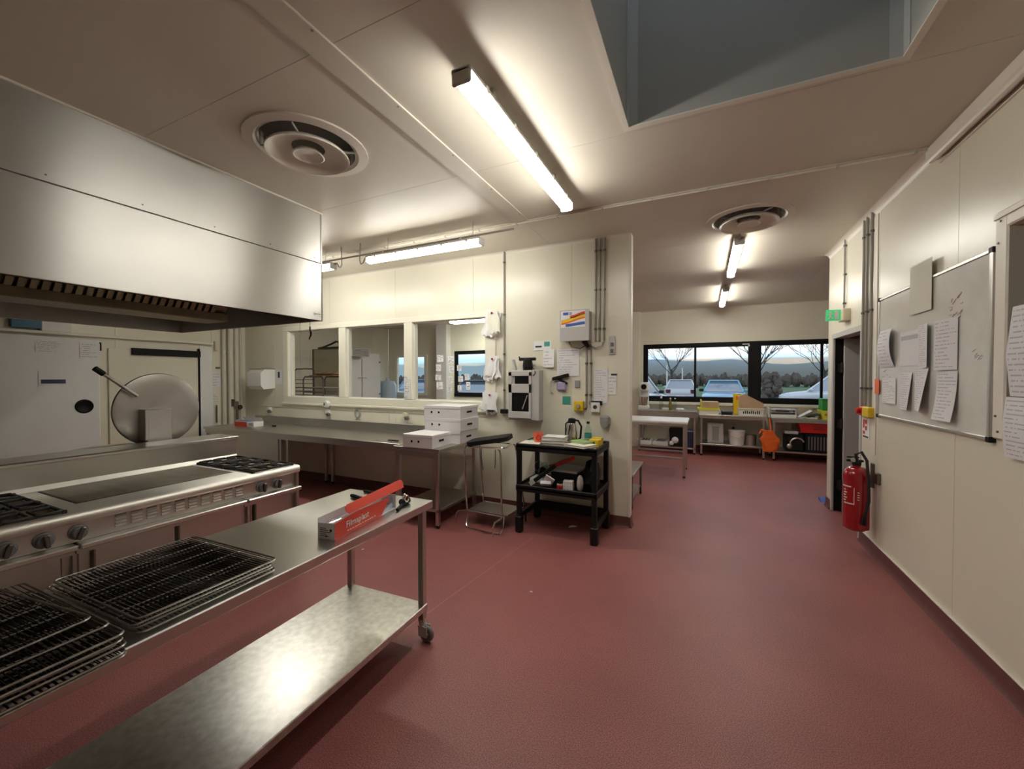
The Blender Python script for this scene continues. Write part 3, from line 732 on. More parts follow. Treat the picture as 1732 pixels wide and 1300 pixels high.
MB().box(-4.385, -4.325, 1.80, 1.985, 1.0, 1.325, .006).build('hinge_plate', 'steel_matt', kt)
MB().box(-4.56, -4.35, 1.81, 1.97, .70, .78, .006).box(-4.40, -4.345, 1.82, 1.96, .70, 1.02, .004).build('hinge_arm', 'steel_dark', kt)
MB().box(-4.40, -4.29, 1.772, 1.80, 1.065, 1.33, .004).build('hinge_cheek', 'steel_matt', kt)
MB().cyl((-4.345, 1.745, 1.445), (-4.33, 1.50, 1.655), .013, n=10).build('handle_rod', 'steel', lid)
MB().cyl((-4.335, 1.53, 1.63), (-4.328, 1.475, 1.675), .021, n=10).build('handle_tip', 'black_plastic', lid)

# ================================================================== mobile work table in front
TR = rad(2.2); TO = Vector((-1.50, 2.03, 0))
def T(): m = MB(); m.at(TO, TR); return m
tw, tl, tz = .665, 2.12, .85                          # local: x from -tw..0, y from -tl..0
tb = thing('mobile_work_table', 'stainless work table on castors with a scuffed lower shelf', 'table', (-1.8, 1.0, 0))
T().box(-tw, 0, -tl, 0, tz - .045, tz, .004).build('table_top', 'steel_top', tb)
T().box(-tw + .02, -.02, -tl + .03, -.03, .185, .225, .004).build('lower_shelf', 'steel_worn', tb)
for x in (-tw + .055, -.045):
    for y in (-tl + .05, -.05):
        lg = T().box(x - .019, x + .019, y - .019, y + .019, .12, tz - .03, .003).build('leg', 'steel', tb)
        c = T(); c.cyl((x, y, .095), (x, y, .135), .022, n=12); c.box(x - .017, x + .045, y - .022, y - .016, .035, .10, .002); c.box(x - .017, x + .045, y + .016, y + .022, .035, .10, .002); c.box(x - .02, x + .02, y - .022, y + .022, .09, .10)
        cs = c.build('castor_fork', 'grey_light', lg)
        T().lathe([(.02, -.014), (.040, -.014), (.048, -.008), (.05, 0), (.048, .008), (.040, .014), (.02, .014)], (x + .03, y, .05), 20, 'Y').build('castor_wheel', 'grey_plastic', lg)

# ---- wire cooling racks, two stacks
def rack_proto(name, label, w, l, group):
    """w along x, l along y, around the origin."""
    t = thing(name, label, 'rack', (0, 0, 0), group)
    f = MB(); r = .0034; c = .02
    pts = []
    for cx, cy, a0 in ((w / 2 - c, l / 2 - c, 0), (-w / 2 + c, l / 2 - c, pi / 2), (-w / 2 + c, -l / 2 + c, pi), (w / 2 - c, -l / 2 + c, 3 * pi / 2)): pts += arc((cx, cy, .006), c, a0, a0 + pi / 2, 3, 'XY')
    f.tube(pts, r, 6, True); f.build('frame', 'wire', t)
    g = MB()
    for i in range(4): x = -w / 2 + w * (i + 1) / 5; g.tube([(x, -l / 2, .001), (x, l / 2, .001)], .0024, 6)
    g.build('bearer', 'wire', t)
    h = MB(); n = int(l / .0125)
    for i in range(1, n): y = -l / 2 + l * i / n; h.tube([(-w / 2, y, .006), (w / 2, y, .006)], .0016, 4)
    h.build('wires', 'wire_dark', t, kind='stuff')
    return t
RG = 'wire cooling racks stacked on the mobile table'
def put(t, x, y, z, a, tilt=0): t.location = (x, y, z); t.rotation_euler = (0, tilt, a); return t
proto = rack_proto('cooling_rack', 'dark wire cooling rack lying on the worktop, lowest of the stack beside the film box', .545, .435, RG)
put(proto, -1.755, .79, tz + .004, TR + .01)
labs = ['dark wire cooling rack second from the bottom in the low stack', 'dark wire cooling rack third from the bottom in the low stack', 'dark wire cooling rack on top of the low stack']
for i, l in enumerate(labs):
    c = copy_tree(proto, label=l); put(c, -1.755 + random.uniform(-.008, .008), .79 + random.uniform(-.01, .01), tz + .004 + .0135 * (i + 1), TR + random.uniform(-.02, .02))
labs = ['lowest wire rack of the tall stack at the table end', 'second lowest wire rack of the tall stack', 'third lowest wire rack of the tall stack', 'fourth lowest wire rack of the tall stack', 'fifth lowest wire rack of the tall stack', 'third wire rack from the top of the tall stack', 'second wire rack from the top of the tall stack', 'wire rack lying askew on top of the tall stack']
for i, l in enumerate(labs):
    c = copy_tree(proto, label=l); dx = random.uniform(-.015, .015); top = i == len(labs) - 1
    put(c, -1.645 + dx - (.09 if top else 0) - (.04 if i == 6 else 0), .30 + random.uniform(-.015, .01) - (.05 if top else 0), tz + .004 + .0135 * i, TR + random.uniform(-.015, .015) + (.09 if top else 0))

# ---- cling film box on the table
fb = thing('film_box', 'open red and white cling film carton on the mobile table', 'box', (-1.6, 1.5, tz))
ang = math.atan2(.36, -.055) - pi / 2      # the box runs along +y, leaning slightly to -x
def F(): m = MB(); m.at((-1.53, 1.325, tz), ang); return m
Lb, Wb, Hb = .50, .095, .078
q = F(); q.box(-Wb, -Wb + .002, 0, Lb, 0, Hb + .02); q.box(-Wb, 0, 0, Lb, 0, .002); q.box(-Wb, 0, 0, .002, 0, Hb); q.box(-Wb, 0, Lb - .002, Lb, 0, Hb)
q.build('carton', 'carton_white', fb)
q = F(); q.add([(0, 0, 0), (0, .36, 0), (0, .44, Hb), (0, .16, Hb + .012), (0, 0, Hb), (-.002, 0, 0), (-.002, .36, 0), (-.002, .44, Hb), (-.002, .16, Hb + .012), (-.002, 0, Hb)],
      [(0, 1, 2, 3, 4), (5, 6, 7, 8, 9), (0, 1, 6, 5), (1, 2, 7, 6), (2, 3, 8, 7), (3, 4, 9, 8), (4, 0, 5, 9)])
fr = q.build('red_front', 'red_print', fb)
def fpt(x, y, z): return Matrix.Translation((-1.53, 1.325, tz)) @ Matrix.Rotation(ang, 4, 'Z') @ Vector((x, y, z))
uv = fpt(0, 1, 0) - fpt(0, 0, 0)
lettering('Filmaplast', .044, 'paper_white', fr, fpt(.0012, .075, .034), uv, (0, 0, 1))
q = F()
for i in range(12): q.box(.0, .0008, .085 + i * .019, .085 + i * .019 + random.uniform(.009, .016), .015, .0195)
q.build('small_print', 'paper_cream', fr)
ue = fpt(1, 0, 0) - fpt(0, 0, 0)
q = F()
for i in range(5): q.box(-Wb + .012, -Wb + .012 + random.uniform(.03, .07), -.0008, 0, .052 - i * .009, .055 - i * .009)
q.box(-.028, -.016, -.0008, 0, .040, .051); q.box(-.05, -.045, -.0008, 0, .012, .022)
q.build('end_print', 'ink_black', fb)
q = F(); q.cyl((-Wb / 2, .01, .045), (-Wb / 2, Lb - .01, .045), .034, n=18); q.build('film_roll', 'film_wrap', fb)
# raised lid flap
q = F(); n = 8; out = [(.13, Hb + .004)] + [(.118, Hb + .02), (.122, Hb + .035), (.14, Hb + .045)] + [(.62, Hb + .052), (.635, Hb + .045), (.637, Hb + .034), (.625, Hb + .006)]
k = len(out); q.add([(-.022 - (z - Hb) * .5, y, z) for y, z in out] + [(-.025 - (z - Hb) * .5, y, z) for y, z in out], [tuple(range(k)), tuple(range(k, 2 * k))] + [(i, (i + 1) % k, k + (i + 1) % k, k + i) for i in range(k)])
q.build('lid_flap', 'red_print', fb)
q = F(); q.add([(-.002, .36, .0), (-.002, .49, .0), (-.02, .51, .05), (-.02, .44, Hb), (-.05, .40, 0), (-.05, .49, 0)], [(0, 1, 2, 3), (4, 5, 2, 3), (0, 3, 4), (1, 5, 2), (0, 4, 5, 1)]); q.build('loose_film', 'film_wrap', fb)
# tools next to it
tl_ = thing('whisk_head', 'black and chrome hand tool with wheels at the film box end', 'tool', (-1.62, 1.88, tz))
MB().cyl((-1.60, 1.86, tz + .02), (-1.60, 1.92, tz + .02), .020, n=14).build('body', 'black_plastic', tl_)
MB().at((-1.60, 1.885, tz + .038)).lathe([(.012, -.006), (.020, -.006), (.022, 0), (.020, .006), (.012, .006)], (.016, 0, 0), 16, 'X').lathe([(.008, -.006), (.015, -.006), (.017, 0), (.015, .006), (.008, .006)], (-.014, .02, .004), 16, 'X').build('wheel', 'chrome', tl_)
MB().cyl((-1.595, 1.865, tz + .012), (-1.553, 1.77, tz + .010), .009, n=8).build('shaft', 'black_plastic', tl_)
for i, (p, q_, lab) in enumerate((((-2.00, 1.86), (-1.86, 1.835), 'thick black knife handle lying behind the film box'), ((-2.01, 1.975), (-1.80, 1.97), 'slim black knife handle near the table end'))):
    k = thing('kitchen_knife', lab, 'knife', ((p[0] + q_[0]) / 2, (p[1] + q_[1]) / 2, tz))
    d = (Vector((*q_, 0)) - Vector((*p, 0))).normalized(); r = .012 if i == 0 else .009
    MB().tube([(p[0], p[1], tz + r), (p[0] + d.x * .03, p[1] + d.y * .03, tz + r * 1.05), (p[0] + d.x * .1, p[1] + d.y * .1, tz + r), (p[0] + d.x * .125, p[1] + d.y * .125, tz + r)], [r * .8, r, r * .85, r], 10).build('handle', 'black_plastic', k)
    a = math.atan2(d.y, d.x)
    MB().at((p[0] + d.x * .125, p[1] + d.y * .125, tz + r), a).prism([(0, -.008), (.12, -.007), (.16, .008), (0, .008)], -.001, .001, 'Y').build('blade', 'chrome', k)
# ================================================================== worktop along the window wall
WZ = .85
def legtable(name, label, x0, x1, y0, y1, z, shelf=None, upstand=False, legs=None, apron=.05, topmat='steel_top', leg='steel', lw=.02, back=True):
    t = thing(name, label, 'table', ((x0 + x1) / 2, (y0 + y1) / 2, 0))
    MB().box(x0, x1, y0, y1, z - .035, z, .004).build('table_top', topmat, t)
    MB().box(x0 + .02, x1 - .02, y0 + .015, y0 + .03, z - .035 - apron, z - .03).box(x0 + .02, x1 - .02, y1 - .03, y1 - .015, z - .035 - apron, z - .03).split('apron', leg, t)
    if upstand: MB().box(x0, x1, y1 - .02, y1, z - .01, z + upstand, .003).build('upstand', topmat, t)
    for x in (legs or (x0 + .05, x1 - .05)):
        for y in (y0 + .05, y1 - .05):
            lg = MB().box(x - lw, x + lw, y - lw, y + lw, .03, z - .03, .003).build('leg', leg, t); MB().cyl((x, y, 0), (x, y, .035), .017, .02, 10).build('foot', 'black_plastic', lg)
    if shelf: MB().box(x0 + .03, x1 - .03, y0 + .03, y1 - .03, shelf - .03, shelf, .003).build('lower_shelf', topmat, t)
    return t
wa = legtable('worktop_table', 'long stainless worktop with upstand under the interior window', -6.98, -3.13, 3.60, 4.425, WZ, upstand=.11, topmat='steel_bench', legs=(-6.9, -5.22, -5.08, -3.19))
MB().box(-6.95, -5.26, 3.63, 3.645, .30, .80).build('modesty_panel', 'steel', wa)
sb = legtable('side_table', 'small stainless table with lower shelf under white cartons', -3.12, -2.50, 3.49, 4.34, WZ, shelf=.20, apron=.06, topmat='steel_bench')
# pen on the worktop and tiny clip
MB().box(-3.42, -3.27, 3.74, 3.765, WZ, WZ + .012, .003).build('marker_pen', 'black_plastic', label='black marker pen lying on the worktop by the cartons', cat='pen')
MB().box(-6.02, -5.95, 4.05, 4.08, WZ, WZ + .02, .005).build('paper_clip_box', 'black_plastic', label='small black clip on the worktop by the film carton', cat='clip')

# second film carton, red and white, on the worktop
fc = thing('film_box', 'small red and white film carton at the worktop corner', 'box', (-6.35, 4.0, WZ))
def F2(): m = MB(); m.at((-6.62, 3.86, WZ), rad(4)); return m
F2().box(0, .42, 0, .16, 0, .075, .003).build('carton', 'carton_white', fc)
F2().box(.0, .27, -.002, .0, .0, .072).build('red_front', 'red_print', fc)
F2().add([(0, .16, .075), (.42, .16, .075), (.42, .13, .13), (0, .13, .13), (0, .158, .075), (.42, .158, .075), (.42, .128, .13), (0, .128, .13)], [(0, 1, 2, 3), (4, 5, 6, 7), (0, 1, 5, 4), (1, 2, 6, 5), (2, 3, 7, 6), (3, 0, 4, 7)]).build('lid_flap', 'carton_white', fc)
F2().box(.02, .30, .02, .10, .075, .079).build('blue_print', 'blue_print', fc)
q = F2()
for i in range(3): q.box(.31, .40, -.0008, 0, .02 + i * .016, .026 + i * .016)
q.build('print', 'ink_black', fc)

# white cake cartons with round holes
def carton(label, x, y, z, w, d, h, a=0, holes=(.22, .42), slot=True):
    t = thing('cake_carton', label, 'box', (x, y, z), 'white cartons on the small steel table')
    def B(): m = MB(); m.at((x, y, z), a); return m
    B().box(0, w, 0, d, 0, h - .004, .003).build('base', 'carton_white', t)
    B().box(-.003, w + .003, -.003, d + .003, h - .03, h, .002).build('lid', 'carton_white', t)
    q = B()
    for f in holes: q.cyl((w * f, -.0035, h * .48), (w * f, -.002, h * .48), .0125, n=14)
    q.split('hole', 'frame_black', t)  # black discs painted for the shade inside the holes; hand slot likewise
    q = B(); q.box(w + .002, w + .0036, d * .35, d * .62, h * .42, h * .58); q.build('hand_slot', 'frame_black', t)
    return t
carton('white carton lying alone in front of the carton stack', -2.965, 3.47, WZ, .385, .35, .142, rad(2), (.32, .55))
carton('white carton at the bottom of the stack of three', -2.985, 3.86, WZ, .50, .40, .142, rad(1))
carton('white carton in the middle of the stack of three', -2.975, 3.87, WZ + .1422, .50, .40, .142, rad(-.5))
carton('white carton on top of the stack of three', -2.98, 3.865, WZ + .2844, .50, .40, .142, rad(.5))

# bin bag holder: chrome tube stand with black lid
bs = thing('bag_stand', 'chrome tube bin bag holder with a tilted black lid', 'bin stand', (-2.15, 3.95, 0))
lid_c = (-2.17, 4.0, .90)
m = MB(); m.at(lid_c, rad(14), 0, rad(-9)); pts = []
w_, d_, c_ = .24, .17, .07
for cx, cy, a0 in ((w_ - c_, d_ - c_, 0), (-w_ + c_, d_ - c_, pi / 2), (-w_ + c_, -d_ + c_, pi), (w_ - c_, -d_ + c_, 3 * pi / 2)): pts += [(p.x, p.y) for p in arc((cx, cy, 0), c_, a0, a0 + pi / 2, 5, 'XY')]
m.prism(pts, -.018, .028, 'Z'); m.build('lid', 'black_plastic', bs)
m = MB(); m.at((lid_c[0], lid_c[1], .845), rad(14)); m.tube([(p[0] * .92, p[1] * .92, 0) for p in pts], .009, 6, True); m.build('bag_ring', 'chrome', bs)
legs = [((-2.38, 3.83), (-2.35, 3.80)), ((-1.97, 3.80), (-1.90, 3.76)), ((-1.95, 4.15), (-1.80, 4.12)), ((-2.38, 4.16), (-2.33, 4.13))]
for (a, b), (c, d) in legs:
    ox = .03 if a > -2.1 else -.02
    MB().tube([(a, b, .845), (a + ox * .5, b, .84), (a + ox, b, .80), (c, d, .17), (c, d, .13)], .010, 8).build('leg', 'chrome', bs)
sh = MB(); sh.tube([(-2.36, 3.79, .15), (-1.88, 3.75, .15), (-1.79, 4.13, .15), (-2.34, 4.15, .15)], .008, 8, True)
for i in range(14): f = (i + 1) / 15; sh.tube([(-2.36 + .02 * f, 3.79 + .36 * f, .15), (-1.88 + .09 * f, 3.75 + .38 * f, .15)], .003, 5)
sh.build('wire_shelf', 'chrome', bs)
MB().box(-2.33, -1.86, 3.80, 4.12, .153, .158).build('shelf_tray', 'steel', bs)
for pts_ in ([(-2.36, 3.79, .15), (-2.44, 3.77, .14), (-2.47, 3.765, .10), (-2.47, 3.765, 0)], [(-1.88, 3.75, .15), (-1.90, 3.60, .14), (-1.905, 3.57, .10), (-1.905, 3.57, 0)]):
    MB().tube(pts_, .010, 8).build('bent_foot', 'chrome', bs)
MB().tube([(-2.30, 3.74, .12), (-2.30, 3.70, .03), (-2.28, 3.69, .012), (-2.02, 3.63, .012), (-1.87, 3.66, .012), (-1.86, 3.70, .05), (-1.87, 3.75, .15)], .009, 8).build('pedal_bar', 'chrome', bs)
for x, y in ((-2.34, 4.15), (-1.79, 4.13)): MB().cyl((x, y, 0), (x, y, .15), .009, n=8).build('rear_foot', 'black_rubber', bs)
MB().tube([(-2.18, 3.82, .84), (-2.18, 3.82, .74), (-2.17, 3.82, .67), (-2.16, 3.82, .60)], .004, 6).build('strap', 'black_rubber', bs)
MB().tube([(-2.00, 3.80, .84), (-2.00, 3.80, .72), (-2.005, 3.80, .64)], .004, 6).build('strap', 'black_rubber', bs)

# ================================================================== black plastic trolley
tx0, tx1, ty0, ty1 = -1.76, -.915, 3.80, 4.36
tr = thing('service_trolley', 'black plastic two shelf service trolley against the partition', 'trolley', ((tx0 + tx1) / 2, 4.08, 0))
MB().box(tx0, tx1, ty0, ty1, .885, .905, .004).box(tx0, tx1, ty0, ty0 + .02, .85, .925, .006).box(tx0, tx1, ty1 - .02, ty1, .85, .925, .006).box(tx0, tx0 + .02, ty0, ty1, .85, .925, .006).box(tx1 - .02, tx1, ty0, ty1, .85, .925, .006).build('top_shelf', 'black_plastic', tr)
MB().box(tx0, tx1, ty0, ty1, .455, .475, .004).box(tx0, tx1, ty0, ty0 + .02, .43, .50, .006).box(tx0, tx1, ty1 - .02, ty1, .43, .50, .006).box(tx0, tx0 + .02, ty0, ty1, .43, .50, .006).box(tx1 - .02, tx1, ty0, ty1, .43, .50, .006).build('middle_shelf', 'black_plastic', tr)
for x in (tx0 + .028, tx1 - .028):
    for y in (ty0 + .028, ty1 - .028):
        MB().box(x - .024, x + .024, y - .024, y + .024, .1, .905, .006).box(x - .036, x + .036, y - .036, y + .036, 0, .17, .01).build('leg', 'black_plastic', tr)
MB().box(tx0, tx1, ty1 - .045, ty1 - .01, .10, .20, .008).box(tx0 + .005, tx0 + .035, ty0, ty1, .13, .19, .006).box(tx1 - .035, tx1 - .005, ty0, ty1, .13, .19, .006).build('base_rail', 'black_plastic', tr)
TZ = .905
def flat(name, label, cat, x, y, z, w, d, h, a, m, c=.002, group=None, extra=None):
    return MB().at((x, y, z), a).box(-w / 2, w / 2, -d / 2, d / 2, 0, h, c).build(name, m, label=label, cat=cat, group=group)
def book(label, x, y, z, w, d, h, a, cover, group=None):
    t = thing('book', label, 'book', (x, y, z), group)
    MB().at((x, y, z), a).box(-w / 2, w / 2, -d / 2, d / 2, 0, .003).box(-w / 2, w / 2, -d / 2, d / 2, h - .003, h).box(-w / 2, -w / 2 + .003, -d / 2, d / 2, 0, h).build('cover', cover, t)
    MB().at((x, y, z), a).box(-w / 2 + .003, w / 2 - .006, -d / 2 + .005, d / 2 - .005, .003, h - .003).build('pages', 'paper_cream', t); return t
book('flat cream notebook at the trolley corner under a coral cup', -1.63, 3.93, TZ, .22, .22, .022, rad(3), 'paper_cream')
cup = thing('plastic_cup', 'coral orange cup with a round mark on the trolley', 'cup', (-1.58, 3.98, TZ + .022))
MB().lathe([(.001, 0), (.046, 0), (.056, .095), (.053, .095), (.043, .006), (.001, .006)], (-1.58, 3.98, TZ + .022), 24).build('body', 'coral_plastic', cup)
MB().at((-1.58, 3.98, TZ + .07), rad(-70)).lathe([(.018, .045), (.026, .045), (.026, .056), (.018, .056)], (0, 0, 0), 18, 'X').build('ring_mark', 'red_print', cup)
book('tan book at the bottom of the pile on the trolley', -1.39, 3.965, TZ, .26, .19, .03, rad(4), 'book_tan', 'books on the trolley')
book('grey book in the middle of the pile on the trolley', -1.395, 3.97, TZ + .03, .25, .19, .03, rad(10), 'grey_light', 'books on the trolley')
book('white topped book on the pile on the trolley', -1.39, 3.975, TZ + .06, .23, .18, .035, rad(2), 'paper_white', 'books on the trolley')
book('open pale book lying askew on the trolley edge', -1.10, 3.895, TZ + .02, .24, .21, .022, rad(-22), 'paper_cream', 'books on the trolley')
book('green covered booklet leaning on the open pale book', -1.115, 3.99, TZ + .042, .20, .15, .018, rad(-28), 'book_green', 'books on the trolley')
sheet('loose_paper', (-1.085, 3.83, TZ + .001), (1, .08, 0), (-.1, 1, 0), .14, .12, label='loose white paper on the trolley corner', cat='paper', parent=None, mats=('paper_white', 'ink'), lines=0)
flat('paper_pad', 'grey folded pad behind the cup on the trolley', 'pad', -1.49, 4.18, TZ, .16, .12, .03, rad(15), 'lilac_plastic')
flat('teal_cloth', 'folded teal cloth at the back corner of the trolley', 'cloth', -1.67, 4.16, TZ, .13, .10, .015, rad(-8), 'teal_print')
th = thing('thermos_jug', 'steel thermos jug with a black handle on the trolley', 'thermos', (-1.28, 4.19, TZ))
MB().lathe([(.001, 0), (.062, 0), (.064, .02), (.060, .12), (.045, .20), (.038, .215), (.001, .216)], (-1.28, 4.19, TZ), 24).build('body', 'chrome', th)
MB().lathe([(.039, .205), (.041, .225), (.036, .26), (.001, .268)], (-1.28, 4.19, TZ), 20).build('lid', 'black_plastic', th)
MB().tube([(-1.25, 4.19, TZ + .245), (-1.21, 4.19, TZ + .24), (-1.175, 4.19, TZ + .18), (-1.185, 4.19, TZ + .06), (-1.215, 4.19, TZ + .03)], .011, 8).build('handle', 'black_plastic', th)
MB().tube([(-1.31, 4.19, TZ + .235), (-1.345, 4.185, TZ + .20), (-1.345, 4.18, TZ + .06)], .008, 8).build('pump_spout', 'black_plastic', th)
bt = thing('water_bottle', 'clear plastic water bottle beside the thermos', 'bottle', (-1.11, 4.22, TZ))
MB().lathe([(.001, 0), (.036, 0), (.038, .02), (.036, .08), (.038, .11), (.034, .15), (.016, .195), (.015, .21), (.001, .21)], (-1.11, 4.22, TZ), 20).build('body', 'clear_plastic', bt)
MB().lathe([(.001, 0), (.017, 0), (.017, .022), (.001, .022)], (-1.11, 4.22, TZ + .21), 16).build('cap', 'black_plastic', bt)
MB().lathe([(.0385, .06), (.0385, .11), (.0375, .11), (.0375, .06)], (-1.11, 4.22, TZ), 20).build('label_band', 'teal_print', bt)
for i, (x, y, lab) in enumerate(((-1.005, 4.185, 'yellow carton next to the water bottle'), (-.99, 4.05, 'yellow carton with black print at the trolley end'))):
    t = thing('yellow_carton', lab, 'box', (x, y, TZ)); MB().at((x, y, TZ), rad(-8)).box(-.05, .05, -.045, .045, 0, .075, .003).build('carton', 'yellow_plastic', t)
    MB().at((x, y, TZ), rad(-8)).box(-.02, .01, -.0465, -.045, .02, .055).build('print', 'ink_black' if i else 'paper_cream', t)
flat('spiral_pad', 'slim violet pad under the open book on the trolley', 'pad', -1.145, 3.95, TZ, .16, .18, .02, rad(-15), 'lilac_plastic')
# middle shelf
MZ = .475
t = thing('document_tray', 'flat grey appliance with a black base on the trolley middle shelf', 'appliance', (-1.27, 4.10, MZ))
MB().at((-1.29, 4.13, MZ), rad(-4)).box(-.14, .145, -.16, .16, .0, .15, .006).build('base', 'black_plastic', t)
MB().at((-1.29, 4.13, MZ), rad(-4)).box(-.13, .145, -.155, .155, .15, .175, .006).build('lid', 'grey_light', t)
t = thing('film_cutter_box', 'red and white long carton resting on the grey appliance', 'box', (-1.36, 3.98, MZ))
m = MB(); m.at((-1.335, 4.04, MZ + .243), rad(18), 0, rad(-22)); m.box(-.14, .14, -.022, .022, -.018, .018, .003); m.build('carton', 'red_print', t)
m = MB(); m.at((-1.335, 4.04, MZ + .243), rad(18), 0, rad(-22)); m.box(-.15, -.14, -.023, .023, -.02, .02, .002); m.build('end_flap', 'paper_white', t)
t = thing('black_lever_tool', 'long black plastic tool leaning across the trolley middle shelf', 'tool', (-1.5, 3.92, MZ))
m = MB(); m.at((-1.50, 3.89, MZ + .127), rad(8), 0, rad(-38)); m.box(-.17, .17, -.03, .03, -.02, .02, .008); m.build('body', 'black_plastic', t)
m = MB(); m.at((-1.50, 3.89, MZ + .127), rad(8), 0, rad(-38)); m.box(-.16, -.10, -.034, .034, -.024, .024, .004); m.build('clamp', 'grey_light', t)
t = thing('plastic_pouch', 'crumpled clear plastic pouch at the back of the trolley shelf', 'bag', (-1.56, 4.14, MZ))
m = MB()
for i in range(9):
    m.ball((-1.60 + random.uniform(-.045, .05), 4.14 + random.uniform(-.06, .06), MZ + .06 + random.uniform(0, .12)), (random.uniform(.04, .07), random.uniform(.03, .05), random.uniform(.05, .08)), 10, 6)
m.build('film', 'clear_plastic', t); m = MB(); m.box(-1.70, -1.51, 4.02, 4.2, MZ, MZ + .05, .01); m.build('stiff_base', 'paper_white', t)
m = MB(); m.at((-1.41, 3.85, MZ + .100), rad(10), rad(-50), rad(30)); m.box(-.05, .05, -.045, .045, -.006, .006, .002); m.build('price_card', 'paper_white', label='small white card standing tilted among the tools', cat='card')
m = MB(); m.at((-1.44, 3.845, MZ + .045), rad(15), rad(-35)); m.box(-.06, .05, -.03, .03, -.006, .03, .003); m.build('receipt_roll_pack', 'paper_white', label='small white packet at the front of the trolley shelf', cat='packet')
t = thing('spice_jar', 'small brown jar with a red label on the trolley shelf', 'jar', (-1.35, 3.86, MZ))
MB().lathe([(.001, 0), (.034, 0), (.034, .06), (.026, .07), (.001, .07)], (-1.30, 3.865, MZ), 16).build('body', 'book_tan', t)
MB().lathe([(.0345, .015), (.0345, .05), (.033, .05), (.033, .015)], (-1.30, 3.865, MZ), 16).build('label_band', 'red_plastic', t)
MB().lathe([(.001, 0), (.028, 0), (.028, .015), (.001, .015)], (-1.30, 3.865, MZ + .07), 16).build('cap', 'black_plastic', t)
t = thing('socket_cube', 'white cube with dotted front on the trolley shelf', 'cube', (-1.21, 3.86, MZ))
MB().box(-1.265, -1.165, 3.845, 3.90, MZ, MZ + .105, .004).build('body', 'carton_white', t)
m = MB()
for i in range(3):
    for j in range(3): m.cyl((-1.245 + i * .03, 3.8445, MZ + .022 + j * .03), (-1.245 + i * .03, 3.8455, MZ + .022 + j * .03), .005, n=8)
m.split('dot', 'ink', t)
t = thing('bin_bag', 'crumpled black bin bag on the trolley shelf', 'bag', (-1.03, 4.05, MZ)); m = MB()
R_ = random.Random(3); n_, k_ = 20, 12
vs = []
for i in range(k_ + 1):
    a = pi * i / k_
    for j in range(n_):
        b = 2 * pi * j / n_; rr = 1 + R_.uniform(-.13, .13)
        z = max(0, .13 + .15 * cos(a) * rr); vs.append((-1.025 + .078 * sin(a) ** .7 * cos(b) * rr, 4.05 + .17 * sin(a) ** .7 * sin(b) * rr, MZ + z))
m.add(vs, [(i * n_ + j, i * n_ + (j + 1) % n_, (i + 1) * n_ + (j + 1) % n_, (i + 1) * n_ + j) for i in range(k_) for j in range(n_)]); m.build('film', 'black_plastic', t, ang=25)
MB().ball((-1.10, 3.885, MZ + .085), (.035, .05, .085), 10, 7).build('grey_sleeve', 'grey_light', t)
MB().tube([(-1.495, 3.797, .86), (-1.495, 3.79, .76), (-1.492, 3.79, .70)], .003, 5).build('hanging_cord', 'black_rubber', tr)
# ================================================================== things fixed to the partition wall
W = Y1
X_ = (1, 0, 0); Z_ = (0, 0, 1)
# conduits
def pipes(name, label, xs, z0, z1, y=W, r=.011, m='pipe_grey', clips=(.3, .9), cat='pipe', group=None, off=.0):
    for i, x in enumerate(xs):
        t = thing(name, label[i] if isinstance(label, (list, tuple)) else label, cat, (x, y - r - off, z0), group)
        MB().tube([(x, y - .012 - off, z0), (x, y - .012 - off, z1)], r, 10).build('tube', m, t)
        q = MB()
        for c in clips: q.lathe([(r + .001, -.01), (r + .005, -.01), (r + .005, .01), (r + .001, .01)], (x, y - .012 - off, z0 + (z1 - z0) * c), 12).box(x - .006, x + .006, y - .005 - off, y + .001, z0 + (z1 - z0) * c - .008, z0 + (z1 - z0) * c + .008)
        q.split('clip', 'steel_dark', t)
pipes('conduit_pipe', 'single brown conduit from the ceiling down beside the interior window', [-2.205], 1.22, ZC, clips=(.12, .35, .6, .93))
MB().box(-2.24, -2.15, W - .06, W, 1.17, 1.22, .006).build('cable_outlet', 'black_plastic', label='small black outlet box at the foot of the conduit', cat='outlet')
pipes('conduit_pipe', ['left conduit of three above the grey electric box', 'middle conduit of three above the grey electric box', 'right conduit of three above the grey electric box'], [-1.085, -1.04, -.99], 2.0, ZC - .01, clips=(.12, .5, .88), group='three conduits above the electric box')
pipes('conduit_pipe', ['left conduit of two below the electric box', 'right conduit of two below the electric box'], [-1.185, -1.135], 1.27, 1.97, clips=(.2, .7), group='two conduits below the electric box')
eb = thing('electric_box', 'grey wall box with a red, yellow and blue striped sticker', 'electric box', (-1.28, W, 2.0))
MB().box(-1.44, -1.13, W - .15, W, 2.01, 2.33, .006).build('housing', 'grey_light', eb)
MB().box(-1.45, -1.12, W - .155, W - .145, 2.0, 2.34, .004).build('door', 'grey_light', eb)
st = boxo('sticker', 'paper_white', -1.435, -1.16, W - .157, W - .1555, 2.15, 2.33, parent=eb)
def stripe(pts, m):
    q = MB(); n = len(pts); q.add([(x, W - .1585, z) for x, z in pts] + [(x, W - .157, z) for x, z in pts], [tuple(range(n)), tuple(range(n, 2 * n))] + [(i, (i + 1) % n, n + (i + 1) % n, n + i) for i in range(n)]); q.build('stripe', m, st)
def band(z0, z1, amp, m, x0=-1.43, x1=-1.165, t0=1, t1=1):
    top = []; bot = []
    for i in range(13):
        f = i / 12; x = x0 + (x1 - x0) * f; wv = amp * sin((f - .5) * pi) * .5 + amp * f * .3
        top.append((x, z1 + wv)); bot.append((x, z0 + wv + (0 if t0 else 0)))
    stripe(top + bot[::-1], m)
